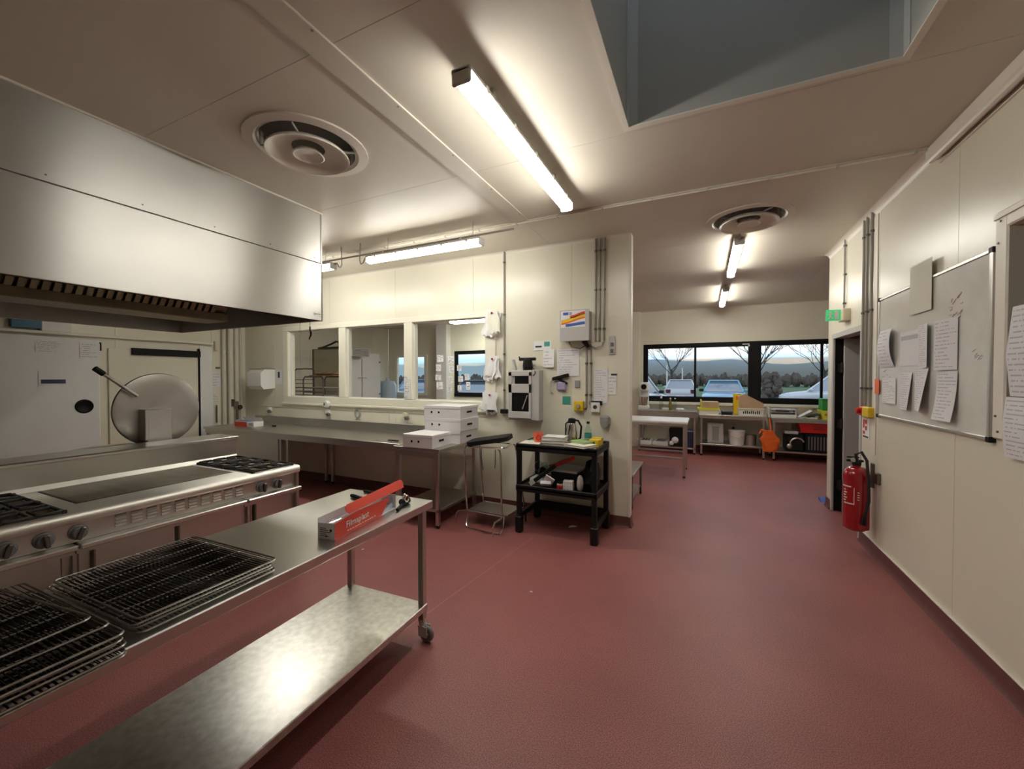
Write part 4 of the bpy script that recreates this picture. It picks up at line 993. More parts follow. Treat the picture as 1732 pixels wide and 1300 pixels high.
band(2.262, 2.292, .03, 'red_print', -1.33); band(2.222, 2.255, .045, 'yellow_plastic'); band(2.205, 2.222, .045, 'orange_plastic'); band(2.165, 2.195, .015, 'blue_print', -1.38)
boxo('stripe', 'blue_print', -1.41, -1.35, W - .1585, W - .157, 2.285, 2.315, parent=st); boxo('stripe', 'lilac_plastic', -1.34, -1.31, W - .1585, W - .157, 2.285, 2.315, parent=st)
q = MB(); q.tube([(-1.36, W - .10, 2.0), (-1.33, W - .10, 1.94), (-1.24, W - .08, 1.92), (-1.19, W - .03, 1.96)], .006, 6); q.tube([(-1.0, W - .02, 1.99), (-1.01, W - .03, 1.95), (-1.08, W - .03, 1.925), (-1.14, W - .02, 1.95)], .006, 6); q.build('cable', 'steel_dark', eb)
MB().cyl((-1.20, W - .07, 2.01), (-1.16, W - .03, 1.94), .03, .02, 10).build('cable_gland', 'black_plastic', eb)
# grey wall cabinet, open front with a dark slot, wired unit on top
ca = thing('wall_cabinet', 'grey steel wall cabinet with dark openings beside the trolley', 'cabinet', (-1.88, W, 1.1))
x0, x1, ya, z0, z1 = -2.09, -1.70, W - .16, 1.11, 1.69
MB().box(x0, x1, ya + .02, W, z0, z1, .005).build('body', 'grey_light', ca)
MB().box(x0 + .01, x1 - .09, ya, ya + .02, z0 + .02, z0 + .10, .004).box(x0 + .01, x0 + .055, ya, ya + .02, z0 + .1, z1 - .02, .004).box(x1 - .12, x1 - .09, ya, ya + .02, z0 + .1, z1 - .02, .004).box(x0 + .01, x1 - .09, ya, ya + .02, z1 - .07, z1 - .01, .004).box(x0 + .01, x1 - .09, ya, ya + .02, z0 + .315, z0 + .42, .004).build('door_frame', 'grey_light', ca)
MB().box(x0 + .055, x1 - .12, ya + .012, ya + .021, z0 + .1, z0 + .315).build('dark_pane', 'frame_black', ca); MB().box(x0 + .09, x1 - .12, ya + .012, ya + .021, z0 + .42, z1 - .07).build('slot', 'frame_black', ca)
MB().tube([(x1 - .20, ya + .006, z0 + .13), (x1 - .14, ya + .006, z0 + .29)], .005, 6).build('stay', 'grey_light', ca)
un = thing('radio_unit', 'black cordless drill shaped device standing on the wall cabinet', 'device', (-1.88, W - .09, 1.69))
MB().lathe([(.001, 0), (.055, 0), (.06, .05), (.05, .12), (.03, .14), (.001, .14)], (-1.86, W - .09, 1.69), 14).build('body', 'black_plastic', un)
MB().box(-1.97, -1.76, W - .11, W - .07, 1.80, 1.835, .008).tube([(-1.96, W - .09, 1.80), (-1.97, W - .09, 1.85)], .008, 6).build('head', 'black_plastic', un)
MB().at((-2.02, W - .08, 1.69), 0, 0, rad(-14)).box(-.012, .012, -.03, .03, 0, .13, .003).build('side_panel', 'grey_light', un)
MB().tube([(-1.80, W - .09, 1.71), (-1.77, W - .12, 1.70), (-1.74, W - .15, 1.66), (-1.76, W - .165, 1.62)], .006, 6).build('cord', 'black_rubber', un)
# notices
def note(label, x0, x1, z0, z1, lines=6, m='paper', seed=1, head=False, d=.003, y=W, cat='paper', curl=None, name='wall_notice', group=None):
    return sheet(name, (x0, y - d, z0), X_, Z_, x1 - x0, z1 - z0, (0, -1, 0), curl, lines, (m, 'ink'), label=label, cat=cat, seed=seed, head=head, cols=10, group=group)
sg = note('small white sign with a dark bar and green pictogram above the cabinet', -1.82, -1.60, 1.92, 2.03, 0, 'paper_white', 3)
MB().box(-1.80, -1.72, W - .006, W - .004, 1.955, 1.975).build('bar', 'ink_black', sg); MB().box(-1.69, -1.62, W - .006, W - .004, 1.965, 2.02).build('pictogram', 'teal_print', sg)
note('narrow curled white sheet pinned right of the cabinet top', -1.70, -1.56, 1.72, 1.93, 3, 'paper_white', 5, curl=lambda a, c: .004 + .03 * (1 - c) * a)
note('large printed notice below the electric box', -1.53, -1.27, 1.62, 1.93, 7, 'paper', 8, True)
note('printed notice to the right of the two conduits', -1.10, -.95, 1.32, 1.70, 9, 'paper', 9)
note('small printed card above the switch plate near the wall end', -.945, -.86, 1.42, 1.63, 3, 'paper_white', 12)
note('teal square note under the mask rack', -1.465, -1.37, 1.30, 1.39, 0, 'teal_print', 2)
boxo('label_strip', 'ink_black', -.915, -.855, W - .006, W, 1.625, 1.645, label='short black label strip near the wall end', cat='label')
# handset and mask hanging
hs = thing('scanner_holder', 'black clip with lilac pouch hanging on the wall', 'holder', (-1.5, W, 1.45))
m = MB(); m.at((-1.48, W - .03, 1.61), 0, 0, rad(-14)); m.box(-.10, .10, -.02, .02, -.018, .018, .006); m.build('clip', 'black_plastic', hs)
m = MB(); m.at((-1.49, W - .025, 1.58), 0, 0, rad(28)); m.box(-.02, .10, -.012, .012, -.012, .012, .004); m.build('lever', 'black_plastic', hs)
MB().box(-1.53, -1.41, W - .04, W, 1.45, 1.56, .02).build('pouch', 'lilac_plastic', hs)
MB().tube([(-1.56, W - .02, 1.62), (-1.60, W - .03, 1.55), (-1.60, W - .03, 1.46), (-1.575, W - .02, 1.42)], .008, 6).build('strap', 'grey_light', hs)
boxo('grey_tile', 'grey_paint', -1.32, -1.26, W - .012, W, 1.49, 1.57, .003, label='small grey square plate beside the black clip', cat='plate')
# emergency switch, sockets
es = thing('isolator_switch', 'yellow isolator switch with a dark knob at the conduit foot', 'switch', (-1.26, W, 1.24))
MB().box(-1.32, -1.21, W - .055, W, 1.23, 1.34, .006).build('housing', 'yellow_plastic', es); MB().lathe([(.001, -.085), (.022, -.085), (.024, -.055), (.001, -.055)], (-1.265, W, 1.285), 14, 'Y').build('knob', 'book_tan', es)
q = MB().tube([(-1.185, W - .012, 1.28), (-1.19, W - .02, 1.25), (-1.21, W - .02, 1.26)], .007, 6); q.build('cable', 'black_rubber', es)
so = thing('wall_socket', 'white wall socket with a dark pin hole right of the yellow switch', 'socket', (-1.08, W, 1.2))
MB().box(-1.13, -1.03, W - .045, W, 1.22, 1.33, .008).build('housing', 'white_plastic', so); MB().lathe([(.001, -.047), (.02, -.047), (.024, -.044), (.001, -.044)], (-1.08, W, 1.28), 14, 'Y').build('pin_hole', 'steel_dark', so); MB().box(-1.15, -1.01, W - .02, W, 1.30, 1.345, .004).build('hood', 'black_plastic', so)
lg = thing('grey_socket', 'rounded dark grey outlet near the partition end', 'socket', (-.97, W, 1.05))
m = MB(); m.box(-1.03, -.92, W - .05, W, 1.08, 1.19, .02); m.build('housing', 'grey_paint', lg); MB().lathe([(.001, -.07), (.04, -.07), (.045, -.04), (.001, -.04)], (-.975, W, 1.10), 16, 'Y').build('cover', 'grey_paint', lg)
sw = thing('switch_plate', 'slim vertical grey switch plate high near the wall end', 'switch', (-.9, W, 1.85)); MB().box(-.94, -.87, W - .012, W, 1.85, 2.05, .004).build('plate', 'grey_light', sw)
for z in (1.89, 1.96): boxo('rocker', 'grey_plastic', -.92, -.89, W - .018, W - .01, z - .02, z + .02, .003, parent=sw)
# sockets and trunking under the window
tk = MB().box(XL + .1, -2.45, W - .012, W, 1.118, 1.124).build('trunking_line', 'trim_cream', label='thin cream trunking strip under the interior window', cat='trunking')
for x, z, lab, r in ((-5.22, 1.20, 'round white box fixed just below the window sill', .055),):
    t = thing('junction_box', lab, 'junction box', (x, W, z)); MB().lathe([(.001, -.05), (r * .8, -.05), (r, -.035), (r, 0)], (x, W - .03, z), 18, 'Y').build('housing', 'white_plastic', t); boxo('cover_screw', 'grey_plastic', x - .03, x - .005, W - .085, W - .078, z - .02, z + .02, parent=t)
for x, z, lab in ((-6.60, 1.075, 'small angled socket near the towel dispenser'), (-5.21, 1.075, 'small angled socket under the round white box'), (-3.70, 1.085, 'small angled socket beside the carton stack')):
    t = thing('angled_socket', lab, 'socket', (x, W, z)); MB().box(x - .05, x + .02, W - .05, W, z - .035, z + .035, .006).build('housing', 'white_plastic' if x < -4 else 'cream_plastic', t)
    m = MB(); m.at((x + .02, W - .05, z - .03), 0, rad(25)); m.box(-.03, .03, -.02, .015, -.03, .02, .004); m.build('flap', 'grey_plastic', t)
zr = thing('wall_emblem', 'dark oval ring emblem on the wall under the window', 'emblem', (-4.63, W, 1.09))
m = MB(); pts = [(-4.63 + .045 * cos(a), W - .006, 1.07 + .062 * sin(a)) for a in [2 * pi * i / 24 for i in range(24)]]; m.tube(pts, .014, 6, True); m.build('ring', 'grey_paint', zr)
boxo('caption', 'grey_paint', -4.68, -4.58, W - .004, W, .978, .986, parent=zr); boxo('caption', 'grey_paint', -4.70, -4.56, W - .004, W, 1.145, 1.15, parent=zr)
boxo('trunking_joint', 'grey_light', -4.03, -4.024, W - .004, W, .97, 1.12, label='thin vertical joint strip on the wall above the worktop', cat='strip')
# hanging cloths and papers on the window post
def rag(label, x0, x1, z0, z1, seed, m='paper_cream', pin=True, y=W - .022, mark=None):
    """a bunch of torn sheets hung on one pin."""
    R = random.Random(seed); t = thing('hanging_papers', label, 'paper', ((x0 + x1) / 2, y, z0)); pc = Vector(((x0 + x1) / 2, y, z1 - .03))
    for q in range(4):
        a = R.uniform(-.32, .32); u = Vector((cos(a), 0, sin(a))); v = Vector((-sin(a), 0, cos(a))); ww = (x1 - x0) * R.uniform(.62, .82); hh = (z1 - z0) * R.uniform(.72, .98)
        o = pc + v * .03 - v * hh - u * ww * .5 + Vector((0, -.006 - .011 * q, 0)); ph = R.uniform(0, 6); n = 9; k = 8; b = MB()
        for d in (0, .0012):
            vs = []
            for j in range(k + 1):
                for i in range(n + 1):
                    f = i / n; g = j / k; jag = (.035 * abs(sin(f * 8 + ph))) * (1 - g) ** 3; side = .02 * sin(g * 7 + ph) * (f - .5)
                    vs.append(o + u * (f * ww + side) + v * (g * hh + jag) + Vector((0, -abs(.02 * sin(f * 5 + ph) * (1 - g)) - d, 0)))
            b.add(vs, [(j * (n + 1) + i, j * (n + 1) + i + 1, (j + 1) * (n + 1) + i + 1, (j + 1) * (n + 1) + i) for j in range(k) for i in range(n)])
        b.build('sheet', m if q % 2 else 'paper_white', t, ang=25)
    if pin: MB().ball((pc.x, y - .055, pc.z), .013, 10, 6).build('pin', 'red_gloss', t)
    if mark: boxo('printed_mark', mark, (x0 + x1) / 2 - .02, (x0 + x1) / 2 + .06, y - .066, y - .062, z0 + .08, z0 + .11, parent=t)
    return t
rag('bunch of cream papers pinned at the window top corner', -2.47, -2.22, 2.06, 2.42, 1)
rag('torn white sheets hanging halfway down the window post', -2.45, -2.23, 1.52, 1.86, 4, 'paper_white')
rag('white sheets with a dark stamp hanging under the window corner', -2.50, -2.25, 1.10, 1.42, 7, 'paper_white', True, mark='ink_black')
MB().tube([(-2.60, W - .02, 1.22), (-2.57, W - .03, 1.18), (-2.585, W - .02, 1.12), (-2.60, W - .02, 1.05), (-2.58, W - .02, .95)], .006, 6).build('power_cord', 'black_rubber', label='dark cord hanging below the window beside the cartons', cat='cord')
# small notes stuck to the panes
gi = 0
for i, (x, z) in enumerate([(-3.17, 1.86), (-3.19, 1.74), (-3.2, 1.62), (-3.18, 1.5), (-3.0, 1.84), (-2.98, 1.72), (-2.99, 1.58), (-3.0, 1.46), (-2.86, 1.74), (-2.84, 1.6), (-2.85, 1.48), (-2.74, 1.62), (-2.72, 1.5)]):
    sheet('window_note', (x - .05, W + .026, z - .05), X_, Z_, random.uniform(.06, .10), random.uniform(.07, .10), (0, -1, 0), None, 2, ('paper_white', 'ink_black'), seed=i, label='small white note stuck on the third interior window pane', cat='note', group='notes on the third pane', cols=6)
for i in range(5):
    sheet('window_note', (-3.74, W - .022, 1.31 + i * .065), X_, Z_, .10, .055, (0, -1, 0), None, 1, ('paper_white', 'ink_black'), seed=i + 30, label=['lowest white tag in the column on the window post', 'second lowest white tag in the column on the window post', 'middle white tag in the column on the window post', 'second highest white tag in the column on the window post', 'highest white tag in the column on the window post'][i], cat='note', group='tags on the window post', cols=6)
# towel dispenser, notice
td = thing('towel_dispenser', 'white paper towel dispenser on the wall by the pipes', 'dispenser', (-6.68, W, 1.42))
MB().prism([(W, 1.43), (W - .19, 1.41), (W - .24, 1.47), (W - .24, 1.68), (W - .18, 1.74), (W, 1.74)], -6.86, -6.50, 'X').build('housing', 'white_plastic', td)
MB().prism([(W - .0, 1.745), (W - .19, 1.742), (W - .19, 1.748), (W, 1.752)], -6.87, -6.49, 'X').build('top_seam', 'grey_plastic', td)
sg = note('small white and purple pictogram notice left of the window', -6.47, -6.30, 1.49, 1.74, 0, 'paper', 40)
boxo('figure', 'ink_black', -6.42, -6.37, W - .006, W - .0035, 1.60, 1.70, parent=sg)
rd = MB().box(-5.72, -5.30, W - .008 - .02, W - .0205, .86, .93).build('red_strip', 'red_gloss', label='dark red strip against the worktop upstand', cat='strip')

# ================================================================== left corner: pipes, cold room, fittings
lab = ['first cream pipe from the worktop corner', 'second cream pipe from the worktop corner', 'third cream pipe from the worktop corner', 'fourth cream pipe from the worktop corner']
for i, (y, r) in enumerate(((4.34, .018), (4.26, .040), (4.16, .045), (4.06, .030))):
    t = thing('service_pipe', lab[i], 'pipe', (XL + .06, y, .9), 'cream pipes in the worktop corner'); MB().tube([(XL + r + .02, y, .0), (XL + r + .02, y, ZC)], r, 12).build('tube', 'pipe_cream', t)
    MB().lathe([(r + .001, 0), (r + .008, 0), (r + .008, .03), (r + .001, .03)], (XL + r + .02, y, 2.0), 12).box(XL, XL + .03, y - .01, y + .01, 2.0, 2.03).build('clip', 'alu', t)
t = thing('pipe_valve', 'brass stop valves clustered at the foot of the corner pipes', 'valve', (XL + .15, 4.22, 1.0))
MB().cyl((XL + .10, 4.24, .90), (XL + .10, 4.24, 1.20), .022, n=10).cyl((XL + .06, 4.14, 1.15), (XL + .06, 4.30, 1.05), .018, n=10).build('body', 'steel_grease_shade', t)
MB().box(XL + .10, XL + .16, 4.14, 4.17, 1.12, 1.24, .004).build('lever', 'steel_dark', t); MB().lathe([(.01, 0), (.04, 0), (.04, .015), (.01, .015)], (XL + .12, 4.27, 1.1), 14, 'X').build('handwheel', 'black_iron', t)
# cold room sliding door
cd = thing('cold_room_door', 'white sliding cold room door with a black oval handle', 'door', (XL, 1.7, 0))
MB().box(XL + .01, XL + .12, .85, 2.50, .06, 2.10, .012).build('leaf', 'cold_white', cd)
MB().at((XL + .12, 2.345, 1.235)).lathe([(.001, .006), (.06, .006), (.075, .016), (.085, .014), (.09, 0)], (0, 0, 0), 28, 'X').build('recessed_handle', 'frame_black', cd)
MB().box(XL, XL + .05, 2.505, 2.545, 1.96, 2.07, .004).build('latch', 'frame_black', cd)
MB().box(XL, XL + .07, .3, 3.9, 2.135, 2.17, .006).build('top_rail', 'trim_cream', cd)
XD = XL + .122
def lsheet(label, y0, y1, z0, z1, x=XD, lines=4, m='paper_white', seed=1, head=False):
    return sheet('wall_notice', (x, y0, z0), (0, 1, 0), Z_, y1 - y0, z1 - z0, (1, 0, 0), None, lines, (m, 'ink'), label=label, cat='paper', seed=seed, head=head, cols=10)
lsheet('white printed notice at the top of the cold room door', 1.93, 2.16, 1.905, 2.05, seed=2)
lsheet('white notice taped at the door edge by the black latch', 2.31, 2.50, 1.85, 2.05, seed=5)
sg = lsheet('white sheet with a dark landscape strip on the cold room door', 1.95, 2.18, 1.52, 1.68, lines=0, seed=6)
boxo('landscape_strip', 'navy_plastic', XD + .0015, XD + .003, 1.97, 2.18, 1.53, 1.58, parent=sg)
# emergency light above the door
el = thing('emergency_light', 'blue and white emergency light box under the hood edge', 'light box', (XL, 2.0, 2.12))
MB().box(XL, XL + .07, 1.76, 2.0, 2.19, 2.30, .006).build('blue_housing', 'blue_box', el); MB().box(XL, XL + .06, 2.0, 2.26, 2.168, 2.29, .008).build('clear_cover', 'white_plastic', el)
# second door further along, with black header
bd = thing('door_2', None, None, (XL, 3.3, 0), kind='structure')
MB().box(XL + .002, XL + .03, 2.62, 3.69, .02, 2.0, .003).build('door_leaf', 'wall_panel', bd); MB().box(XL + .01, XL + .075, 2.86, 3.71, 1.925, 2.02, .006).build('door_closer_rail', 'frame_black', bd)
MB().box(XL + .002, XL + .04, 3.69, 3.715, .02, 2.06).build('door_strip', 'frame_black', bd)  # black seal along the leaf edge
MB().box(XL, XL + .035, 3.715, 3.90, 0, 2.1, .004).build('door_frame', 'cold_white', bd)
lsheet('small white label with a grey edge beside the second door', 3.87, 4.03, 1.44, 1.70, XL + .004, 3, 'paper', 21)
lsheet('small cream label below the white one by the second door', 3.88, 4.0, 1.18, 1.36, XL + .004, 2, 'paper_cream', 22)
boxo('latch_plate', 'steel_dark', XL, XL + .02, 3.96, 4.02, 1.75, 1.78, .003, label='small dark latch plate beside the second door', cat='plate')
boxo('bolt_bar', 'steel_dark', XL + .03, XL + .045, 3.94, 3.96, .86, 1.15, .002, label='thin dark vertical bar by the corner pipes', cat='bar')
boxo('pipe_bracket', 'cream_plastic', XL + .0, XL + .06, 3.93, 3.97, 2.05, 2.2, .004, label='cream bracket high on the wall beside the corner pipes', cat='bracket')
# ================================================================== right wall
NX = (-1, 0, 0); UY = (0, -1, 0)
wb = thing('whiteboard', 'large whiteboard with aluminium frame and taped papers', 'whiteboard', (XR, 3.84, 1.27))
y0, y1, z0, z1 = 3.055, 4.60, 1.27, 2.28
MB().box(XR - .018, XR - .001, y0, y1, z0, z1).build('writing_surface', 'board_white' if 'board_white' in MATS else 'white_paint', wb)
f = MB(); f.box(XR - .026, XR, y0, y1, z1 - .012, z1 + .008, .003).box(XR - .026, XR, y0, y1, z0 - .008, z0 + .012, .003).box(XR - .026, XR, y1 - .012, y1 + .008, z0, z1, .003).box(XR - .028, XR, y0 - .014, y0 + .012, z0, z1, .003); f.build('frame', 'alu', wb)
f = MB()
for y in (y0, y1):
    for z in (z0, z1): f.box(XR - .03, XR, y - .018, y + .018, z - .016, z + .016, .004)
f.split('corner_cap', 'black_plastic', wb)
R_ = random.Random(5); f = MB()
for i in range(16):
    y = 3.42 + R_.uniform(-.07, .07); z = 2.02 + R_.uniform(-.07, .07); f.tube([(XR - .0185, y, z), (XR - .0185, y - R_.uniform(.015, .045), z + R_.uniform(-.01, .03))], .0025, 4)
f.build('marker_scribble', 'marker_red', wb)
f = MB()
for i in range(10):
    y = 4.45 + R_.uniform(-.08, .08); z = 1.55 + i * .02; f.tube([(XR - .0185, y, z), (XR - .0185, y - R_.uniform(.02, .06), z + R_.uniform(-.01, .02))], .0025, 4)
for i in range(6):
    y = 3.2 + R_.uniform(-.04, .05); z = 1.72 + R_.uniform(-.02, .03); f.tube([(XR - .0185, y, z), (XR - .0185, y - R_.uniform(.02, .04), z + R_.uniform(-.01, .02))], .002, 4)
f.build('marker_scribble', 'ink', wb)
def rs(label, ya, yb, z0, z1, lines=6, m='paper', seed=1, head=False, curl=None, x=XR - .0185, cat='paper'):
    """sheet on the right wall; ya is its far (left-hand) edge."""
    return sheet('pinned_sheet', (x, ya, z0), UY, Z_, ya - yb, z1 - z0, NX, curl, lines, (m, 'ink'), label=label, cat=cat, seed=seed, head=head)
rs('blank sheet overlapping the top edge of the whiteboard', 3.99, 3.67, 2.06, 2.41, 0, 'paper_cream', 1, x=XR - .027)
rs('curled sheet at the far top corner of the whiteboard', 4.55, 4.26, 1.69, 2.0, 6, 'paper', 2, curl=lambda a, c: .005 + .05 * (1 - c) * c * 2 + .02 * a * c)
rs('sheet with a bold heading on the whiteboard', 4.17, 3.86, 1.69, 1.95, 0, 'paper', 3, True)
rs('narrow typed list between two sheets, upper row of the whiteboard', 3.86, 3.68, 1.67, 1.97, 13, 'paper', 4, curl=lambda a, c: .006 + .02 * a)
rs('printed sheet nearest the hatch in the upper row', 3.60, 3.36, 1.65, 1.97, 8, 'paper', 5, curl=lambda a, c: .006 + .015 * (1 - a))
rs('small bluish printed slip in the lower far corner', 4.50, 4.23, 1.39, 1.60, 9, 'paper_white', 6, curl=lambda a, c: .004 + .01 * sin(pi * a))
rs('pale printed list in the lower row beside the bluish slip', 4.15, 3.95, 1.36, 1.64, 10, 'paper', 7, curl=lambda a, c: .004 + .03 * a * (1 - c))
rs('narrow typed list in the lower row with curled edge', 3.89, 3.69, 1.37, 1.675, 12, 'paper', 8, curl=lambda a, c: .01 + .05 * a * (1 - c))
rs('long printed sheet hanging lowest on the whiteboard', 3.585, 3.355, 1.33, 1.64, 9, 'paper', 9, curl=lambda a, c: .006 + .03 * (1 - c) ** 2)
rs('small orange slip at the whiteboard far edge', 4.64, 4.545, 1.46, 1.59, 0, 'orange_plastic', 10, x=XR - .03)
# sheets by the hatch
rs('long curled sheet hanging over the hatch opening', 2.875, 2.68, 1.51, 1.95, 10, 'paper', 11, curl=lambda a, c: .004 + .02 * (1 - 2 * abs(c - .45)) * (1 - a), x=XR - .024)
rs('printed sheet taped below the hatch corner', 2.905, 2.695, 1.205, 1.505, 8, 'paper', 12, True, curl=lambda a, c: .006 + .01 * sin(pi * c), x=XR - .024)
# conduits
def rpipe(label, y, z0, z1, r=.012, m='pipe_grey', clips=(.1, .5, .9), group=None):
    t = thing('conduit_pipe', label, 'pipe', (XR - .02, y, z0), group); x = XR - .016
    MB().tube([(x, y, z0), (x, y, z1)], r, 10).build('tube', m, t); q = MB()
    for c in clips: q.lathe([(r + .001, -.01), (r + .005, -.01), (r + .005, .01), (r + .001, .01)], (x, y, z0 + (z1 - z0) * c), 12).box(XR - .006, XR + .002, y - .02, y + .02, z0 + (z1 - z0) * c - .008, z0 + (z1 - z0) * c + .008)
    q.split('clip', 'steel_dark', t)
G = 'three conduits beside the annex door'
rpipe('conduit nearest the annex door frame, of three', 5.02, 1.32, ZC, group=G); rpipe('middle conduit of three beside the annex door', 4.93, 1.32, ZC, group=G); rpipe('conduit nearest the whiteboard, of three', 4.81, 1.32, ZC, group=G)
rpipe('thin conduit running down to the green exit sign', 5.62, 2.34, ZC, .009)
MB().box(XR - .008, XR, 4.70, 4.78, .9, ZC - .06, .003).build('trim_13', 'trim_cream', kind='structure')
ex = thing('exit_sign', 'green exit sign with a running figure above the annex door', 'exit sign', (XR, 5.55, 2.22))
MB().box(XR - .065, XR, 5.46, 5.64, 2.215, 2.345, .006).build('wall_box', 'cream_plastic', ex)
sp = MB().box(XR - .195, XR - .06, 5.535, 5.55, 2.225, 2.345, .002).build('sign_panel', 'exit_green', ex)
m = MB(); yy = 5.534
m.ball((XR - .155, yy, 2.318), (.009, .002, .009), 8, 6); m.at((XR - .155, yy, 2.29), 0, 0, rad(20)).box(-.008, .008, -.001, .001, -.022, .02); m.at((0, 0, 0))
for a, b in (((-.165, 2.27), (-.185, 2.245)), ((-.165, 2.27), (-.145, 2.25)), ((-.168, 2.30), (-.19, 2.29)), ((-.163, 2.30), (-.143, 2.29))): m.tube([(XR + .01 + a[0], yy, a[1]), (XR + .01 + b[0], yy, b[1])], .004, 4)
m.box(XR - .12, XR - .085, yy - .001, yy + .001, 2.24, 2.33); m.build('pictogram', 'paper_white', sp)
# emergency stop + safety plate
es = thing('emergency_stop', 'yellow and red emergency stop button at the conduit ends', 'switch', (XR, 4.92, 1.24))
MB().box(XR - .05, XR, 4.73, 4.90, 1.235, 1.33, .008).build('yellow_housing', 'yellow_plastic', es); MB().box(XR - .05, XR, 4.90, 5.0, 1.24, 1.325, .008).build('red_housing', 'red_plastic', es)
MB().lathe([(.001, -.08), (.026, -.08), (.03, -.07), (.02, -.05), (.001, -.05)], (XR, 4.95, 1.285), 16, 'X').build('push_button', 'red_plastic', es); MB().cyl((XR - .03, 5.0, 1.28), (XR - .03, 5.06, 1.28), .018, n=10).build('cable_gland', 'black_plastic', es)
sg = thing('safety_plate', 'white safety plate with red print below the emergency stop', 'sign', (XR, 4.95, 1.03)); MB().box(XR - .004, XR, 4.86, 5.04, 1.02, 1.215).build('plate', 'paper_white', sg)
m = MB()
for a in ((4.98, 5.02, 1.12, 1.20), (4.92, 4.965, 1.16, 1.20), (4.92, 4.96, 1.10, 1.14), (4.97, 5.02, 1.06, 1.09)): m.box(XR - .0055, XR - .004, *a)
m.build('red_print', 'red_plastic', sg); MB().box(XR - .0055, XR - .004, 4.88, 5.02, 1.03, 1.045).build('black_print', 'ink_black', sg)
# fire extinguisher on its bracket
fx, fy, fz = XR - .125, 4.74, .20
fe = thing('fire_extinguisher', 'red fire extinguisher with black hose hung by the annex door', 'extinguisher', (fx, fy, fz)); r = .098
MB().lathe([(.001, .0), (.07, .0), (r, .02), (r, .50), (r * .93, .54), (r * .6, .575), (.03, .585), (.03, .60), (.001, .60)], (fx, fy, fz), 32).build('cylinder', 'red_gloss', fe)
MB().lathe([(.001, 0), (.034, 0), (.036, .03), (.026, .05), (.001, .05)], (fx, fy, fz + .595), 16).build('valve', 'black_plastic', fe)
MB().box(fx - .075, fx + .05, fy - .014, fy + .014, fz + .625, fz + .645, .005).box(fx - .075, fx + .02, fy - .012, fy + .012, fz + .66, fz + .672, .004).build('lever', 'black_plastic', fe)
MB().lathe([(.001, 0), (.02, 0), (.02, .012), (.001, .012)], (fx - .03, fy - .03, fz + .645), 12, 'Y').build('gauge', 'alu', fe)
MB().tube([(fx, fy - .03, fz + .62), (fx - .02, fy - .05, fz + .70), (fx + .01, fy - .09, fz + .73), (fx + .04, fy - .12, fz + .66), (fx + .05, fy - .13, fz + .5), (fx + .055, fy - .13, fz + .3), (fx + .03, fy - .12, fz + .16)], .012, 8).build('hose', 'black_rubber', fe)
MB().cyl((fx + .03, fy - .12, fz + .16), (fx + .022, fy - .115, fz + .08), .014, .022, 10).build('nozzle', 'black_plastic', fe)
MB().box(XR - .03, XR, fy - .17, fy - .12, fz + .46, fz + .56, .004).box(XR - .02, XR, fy - .02, fy + .02, fz + .40, fz + .62).build('bracket', 'steel_dark', fe)
def cylstrip(a0, a1, z0, z1, m, name, rr=r + .0012):
    b = MB(); n = 8
    vs = [(fx + q * cos(a0 + (a1 - a0) * i / n), fy + q * sin(a0 + (a1 - a0) * i / n), fz + z) for q in (rr, rr - .001) for z in (z0, z1) for i in range(n + 1)]
    k = n + 1; fs = []
    for i in range(n): fs += [(i, i + 1, k + i + 1, k + i), (2 * k + i, 2 * k + i + 1, 3 * k + i + 1, 3 * k + i)]
    b.add(vs, fs); return b.build(name, m, fe)
A0 = rad(-115)
for z0_, z1_, a, b in ((.245, .255, -.55, .35), (.40, .41, -.75, .1), (.25, .40, .30, .35)): cylstrip(A0 + a - .3, A0 + b - .3, z0_, z1_, 'paper_white', 'label_outline')
for i in range(5): cylstrip(A0 - .9, A0 - .65 + .1 * (i % 2), .27 + i * .024, .280 + i * .024, 'paper_white', 'label_text')
for i in range(4): cylstrip(A0 + .25, A0 + .42, .29 + i * .022, .297 + i * .022, 'paper_cream', 'label_text')
# blue wedge on the floor
MB().prism([(6.40, 0), (6.55, 0), (6.55, .035), (6.53, .04)], XR - .03, XR + .04, 'X').build('door_wedge', 'blue_print', label='blue wedge lying on the floor at the wall corner', cat='wedge')
# scraps on the floor
for i, (x, y, lab) in enumerate(((-1.16, 2.78, 'tiny white paper scrap in the middle of the red floor'), (-1.27, 4.20, 'white paper scrap under the black trolley'), (-2.87, 2.80, 'white crumb on the floor behind the mobile table'))):
    s = .05 if i == 1 else .012; MB().at((x, y, .0), rad(30 * i)).prism([(-s, -s * .4), (s, -s * .2), (s * .4, s * .6), (-s * .5, s * .5)], 0, .004, 'Z').build('paper_scrap', 'paper_white', label=lab, cat='scrap')
# ================================================================== far room: tables by the black windows
f1 = legtable('sink_table', 'steel table with deep front apron under the left black window', -1.34, -.13, 9.22, 9.86, .90, shelf=.13, apron=.10, upstand=.10, topmat='steel_bench')
f2 = legtable('steel_table', 'steel table with lower shelf between two others by the window', -.10, 1.10, 9.20, 9.86, .845, shelf=.25, apron=.04, lw=.018, topmat='steel_bench')
f3 = legtable('steel_table', 'steel table holding red and black crates by the wall corner', 1.17, 2.45, 9.20, 9.86, .825, shelf=.195, apron=.04, lw=.018, topmat='steel_bench')
def vessel(name, label, cat, x, y, z, prof, m, n=20, parts=()):
    t = thing(name, label, cat, (x, y, z)); MB().lathe(prof, (x, y, z), n).build('body', m, t)
    for nm, pr, mm, dz in parts: MB().lathe(pr, (x, y, z + dz), n).build(nm, mm, t)
    return t
